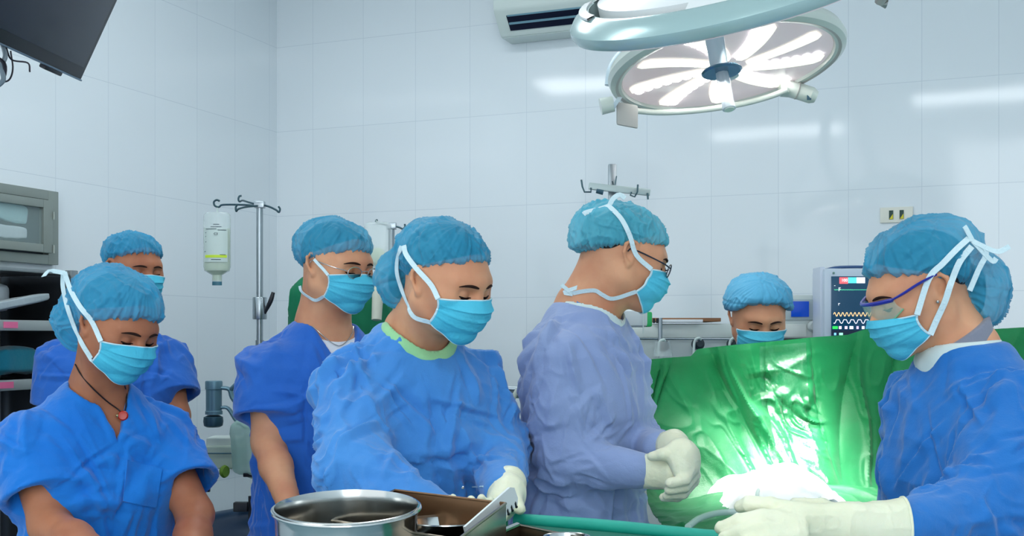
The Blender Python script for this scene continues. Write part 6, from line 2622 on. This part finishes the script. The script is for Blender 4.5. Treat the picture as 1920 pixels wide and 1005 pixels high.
for a_, b_ in zip(rings[:-1], rings[1:]):
    for i in range(nr_):
        j = (i + 1) % nr_
        bm.faces.new([a_[i], a_[j], b_[j], b_[i]])
bmesh.ops.remove_doubles(bm, verts=bm.verts, dist=1e-5)
hd_ = bm_obj('handle', bm, CLEARH, l1)
lathe_obj('handle_tip', [(0, .002), (.011, .002), (.011, 0), (0, 0)], axis_frame(np.array(Mh @ Vector((0, 0, hl + .0005))), hx, maj1), LAMPW, hd_, 24)
tube_obj('side_handle', [np.array(M1 @ Vector((R1 * 1.0, -.01, -.01))), P(1650, 4, D1 + .02), P(1662, 6, D1 + .02)], .012, LAMPG, l1, 10)
tube_obj('suspension_arm', [np.array(M1 @ Vector((0, 0, .09))), np.array(M1 @ Vector((0, 0, .20))), P(1390, -250, D1 + .5), np.array([P(1400, 0, 3.2)[0], 3.2, CZ])], .035, LAMPW, l1, 16, 5)

# ------------------------------------------------------------------ instrument table in front
TG = mat('table_cloth_teal', rgb(18, 150, 132), .55, col2=rgb(24, 160, 140), nscale=9, bump=.2, bscale=30)
TGD = mat('table_cloth_shaded', rgb(14, 100, 84), .6, col2=rgb(18, 110, 90), nscale=9, bump=.2, bscale=30)  # same cloth, with the darker look of the flat top painted in
STL = mat('basin_steel', rgb(196, 198, 196), .16, metal=1.0, bump=.04, bscale=12)
TRAYM = mat('tray_steel', rgb(150, 138, 122), .26, metal=.95, bump=.05, bscale=20)
tz = 1.075
it = thing('instrument_table', 'instrument table with a teal cloth and raised teal edge in the foreground', 'table', (-.1, 1.62, 0))
e0, e1 = P(700, 952, 2.26), P(1420, 1004, 1.90)
ed = norm(e1 - e0)
A_ = e0.copy(); B_ = e1.copy()
A_[2] = B_[2] = tz
nrm_ = norm(np.array([-ed[1], ed[0], 0]))
if nrm_[1] > 0:
    nrm_ = -nrm_                                    # towards the camera
ed2 = norm(np.array([ed[0], ed[1], 0]))
Mt = frame(ed2, nrm_, (0, 0, 1), (A_ + B_) / 2 * np.array([1, 1, 0]))
Lt = np.linalg.norm((B_ - A_)[:2]) + .42
Mi = Mt.inverted()
xl_ = (Mi @ Vector(P(530, 900, 1.5)))[0]
xr_ = Lt / 2 - .12
box_obj('table_top', (xr_ - xl_, .62, .03), Mt, TGD, it, c=((xl_ + xr_) / 2, .335, tz - .016), bevel=.004)
bm = bmesh.new()
for sgn in (1,):
    pts = [np.array(Mt @ Vector((x, .012 + .002 * math.sin(x * 9), tz + .004 + .0015 * math.sin(x * 14)))) for x in np.linspace(xl_, xr_, 30)]
    add_tube(bm, pts, .013, 12, 0, True, .95)
bm_obj('cloth_edge', bm, TG, it)
sk = []
for i in range(60):
    x = xl_ + (xr_ - xl_) * i / 59
    for j in range(8):
        z = tz - .005 - j * .05
        sk.append(np.array(Mt @ Vector((x, .0 - .006 * math.sin(x * 40) * j / 4, z))))
sheet_solid('cloth_skirt', np.array(sk), 60, 8, TG, it, .003)
for sx in (-1, 1):
    for yy in (.06, .60):
        a = np.array(Mt @ Vector((xl_ + .06 if sx < 0 else xr_ - .06, yy, tz - .03)))
        tube_obj('leg', [a, np.array([a[0], a[1], 0])], .015, CHROME, it, 10)

# large steel basin
D = 1.50
bc = P(650, 953, D)
Rb = 137 / F * D
bs = thing('steel_basin', 'large round stainless steel basin in the foreground', 'basin', (bc[0], bc[1], tz))
tilt = math.radians(5)
Mbs = frame((1, 0, 0), (0, math.cos(tilt), math.sin(tilt)), (0, -math.sin(tilt), math.cos(tilt)), bc)
dp = bc[2] - tz - .004
prof = [(Rb * .90, -dp), (Rb * .955, -dp * .93), (Rb * .965, -.012), (Rb * .985, -.004), (Rb * 1.0, .0), (Rb * .995, .0035), (Rb * .975, .004), (Rb * .955, -.002), (Rb * .945, -.012), (Rb * .93, -dp * .90), (Rb * .86, -dp * .96), (0, -dp * .96)]
bm = bmesh.new()
add_lathe(bm, [(0, -dp)] + prof, Mbs, 96)
bm_obj('bowl', bm, STL, bs)
add = bmesh.new()
add_lathe(add, [(Rb * 1.0 + .0025 * math.cos(a), .0025 * math.sin(a)) for a in np.linspace(0, 2 * math.pi, 9)[:-1]], Mbs, 96, True)
bm_obj('rolled_rim', add, STL, bs)

# long instrument box
tb = thing('instrument_tray', 'long open steel instrument box beside the basin', 'tray', P(870, 985, 1.72))
wl = [P(700, 917, 1.93), P(785, 927, 1.90), P(923, 943, 1.86), P(950, 952, 1.82)]   # rim of the far wall and corner
z_r = np.array([q[2] for q in wl])
zr0 = tz + .085


def rimpt(px_, py_, z):
    """point on the horizontal plane z seen at that pixel"""
    k = (z - H) / ((HY - py_) / F)
    return CAMP + np.array([(px_ - 960) / F, 1, (HY - py_) / F]) * k


fa, fb, fc_, fd_ = rimpt(740, 919, zr0), rimpt(948, 944, zr0), rimpt(858, 1012, zr0), rimpt(560, 985, zr0)
def wallbox(name, p, q, th, z0, z1, m_, parent, rim=True):
    d = norm((q - p) * np.array([1, 1, 0]))
    n_ = np.cross(d, (0, 0, 1))
    L = np.linalg.norm((q - p)[:2])
    mid = (p + q) / 2
    o = box_obj(name, (L, th, z1 - z0), frame(d, n_, (0, 0, 1), (mid[0], mid[1], (z0 + z1) / 2)), m_, parent, bevel=.0008)
    tube_obj('rim_wire', [np.array([p[0], p[1], z1]), np.array([q[0], q[1], z1])], .0022, m_, o, 8)
    return o
wallbox('side_wall', fa, fb, .002, tz + .002, zr0, mat('tray_brown', rgb(140, 104, 76), .3, metal=.85, bump=.05, bscale=20), tb)
wallbox('end_wall', fb, fc_, .002, tz + .002, zr0, TRAYM, tb)
fd2 = fa + (fc_ - fb)
wallbox('side_wall', fd2, fc_, .002, tz + .002, zr0, TRAYM, tb)
wallbox('end_wall', fa, fd2, .002, tz + .002, zr0, TRAYM, tb)
cc = (fa + fc_) / 2
dd_ = norm((fb - fa) * np.array([1, 1, 0]))
box_obj('floor_plate', (np.linalg.norm((fb - fa)[:2]), np.linalg.norm((fc_ - fb)[:2]) * .98, .002), frame(dd_, np.cross((0, 0, 1), dd_), (0, 0, 1), (cc[0], cc[1], tz + .003)), TRAYM, tb, bevel=0)

# notched white rack leaning out of the box
rkp = thing('notched_rack', 'white plastic rack with black notches leaning in the steel box', 'rack', P(900, 985, 1.78))
pa, pb = P(872, 988, 1.68), P(954, 916, 1.78)
dr_ = norm(pb - pa)
nx_ = norm(np.cross(dr_, (0, 1, 0)))
wd_ = np.array([.26, .35, -.9]); wd_ = norm(wd_ - dr_ * np.dot(wd_, dr_))
nn_ = np.cross(dr_, wd_)
bm = bmesh.new()
outline = [(0, -.001), (.006, .022), (.085, .018)]
L_ = np.linalg.norm(pb - pa) + .012
top_ = [(0, 0), (.0, .026), (L_ * .5, .026)]
NN = 8
edge = []
for i in range(NN):
    x0 = L_ * .30 + (L_ * .70) * i / NN
    w_ = L_ * .70 / NN
    edge += [(x0, .036), (x0 + w_ * .45, .036), (x0 + w_ * .5, .029), (x0 + w_ * .95, .029)]
outline = [(0, 0), (0, .036)] + edge + [(L_, .036), (L_ + .006, .026), (L_ + .003, .006), (L_ - .008, 0)]
fr = [bm.verts.new(Vector(pa + dr_ * x + wd_ * y)) for x, y in outline]
bm.faces.new(fr)
rr = bmesh.ops.extrude_face_region(bm, geom=list(bm.faces))
for v_ in [g for g in rr['geom'] if isinstance(g, bmesh.types.BMVert)]:
    v_.co += Vector(nn_) * .004
rko = bm_obj('rack_plate', bm, mat('rack_white', rgb(216, 222, 222), .35), rkp, smooth=False)
for i in range(NN):
    x0 = L_ * .30 + (L_ * .70) * (i + .72) / NN
    c_ = pa + dr_ * x0 + wd_ * .0325 + nn_ * .002
    tube_obj('notch_insert', [c_ - wd_ * .005, c_ + wd_ * .004, c_ + wd_ * .006 + dr_ * .003], .0024, BLACKP, rko, 8)

# shiny dishes inside the box, nested
for i, (pxx, pyy, rr_, zz_, lab) in enumerate(((835, 978, .052, .050, 'upper round steel dish inside the long steel box'), (842, 1000, .046, .034, 'lower round steel dish at the near end of the box'))):
    cpt = rimpt(pxx, pyy, tz + zz_)
    Md = frame((1, 0, 0), (0, 1, 0), (0, 0, 1), cpt)
    o = lathe_obj('steel_dish', [(0, -.030), (rr_ * .7, -.030), (rr_ * .85, -.022), (rr_ * .93, .0), (rr_ * 1.04, .003), (rr_ * 1.05, .001), (rr_ * .95, -.004), (rr_ * .82, -.0245), (rr_ * .68, -.032), (0, -.032)], Md, STL, None, 64, sx=1.15)
    tag(o, lab, 'dish', 'round steel dishes')

# second tray edge and small steel bowl at the right
t2 = thing('small_tray', 'second narrow steel tray right of the instrument box', 'tray', rimpt(915, 1000, tz + .02))
q0, q1, q2 = rimpt(972, 984, tz + .03), rimpt(880, 1030, tz + .03), rimpt(1000, 1060, tz + .03)
q3 = q0 + (q2 - q1)
for a, b in ((q0, q1), (q1, q2), (q2, q3), (q3, q0)):
    wallbox('tray_wall', a, b, .002, tz + .001, tz + .03, TRAYM, t2)
tube_obj('rail_bead', [rimpt(970, 985, tz + .032), rimpt(900, 1015, tz + .032)], .005, STL, t2, 10)
tw_ = thing('forceps', 'thin pair of gold-tipped forceps standing at the tray corner', 'forceps', rimpt(978, 1000, tz))
f0 = rimpt(980, 1003, tz + .004)
tube_obj('blade', [f0, P(975, 985, f0[1] + .01)], [.0022, .0012], mat('forceps_gold', rgb(200, 190, 90), .3, metal=.8), tw_, 8)
tube_obj('blade', [f0 + np.array([.002, 0, 0]), P(972, 981, f0[1] + .02)], [.0022, .0012], STL, tw_, 8)
bcp = rimpt(1063, 1006, tz + .035)
o = lathe_obj('steel_bowl', [(0, -.034), (.018, -.034), (.030, -.018), (.0345, 0), (.0365, .001), (.0365, -.001), (.032, -.019), (.019, -.036), (0, -.036)], frame((1, 0, 0), (0, 1, 0), (0, 0, 1), bcp), STL, None, 48)
tag(o, 'small steel bowl on the teal table cloth', 'bowl')

beam = bpy.data.lights.new('upper_light_beam', 'SPOT')
beam.energy = 230
beam.spot_size = math.radians(17)
beam.spot_blend = .9
beam.shadow_soft_size = .12
beam.color = (1.0, .99, .94)
bo_ = bpy.data.objects.new('upper_light_beam', beam)
COL.objects.link(bo_)
bp_ = c1_ - n1_ * .10
bo_.location = bp_
tg2 = P(1480, 770, 3.0)
bo_.rotation_euler = (Vector(tg2) - Vector(bp_)).to_track_quat('-Z', 'Y').to_euler()
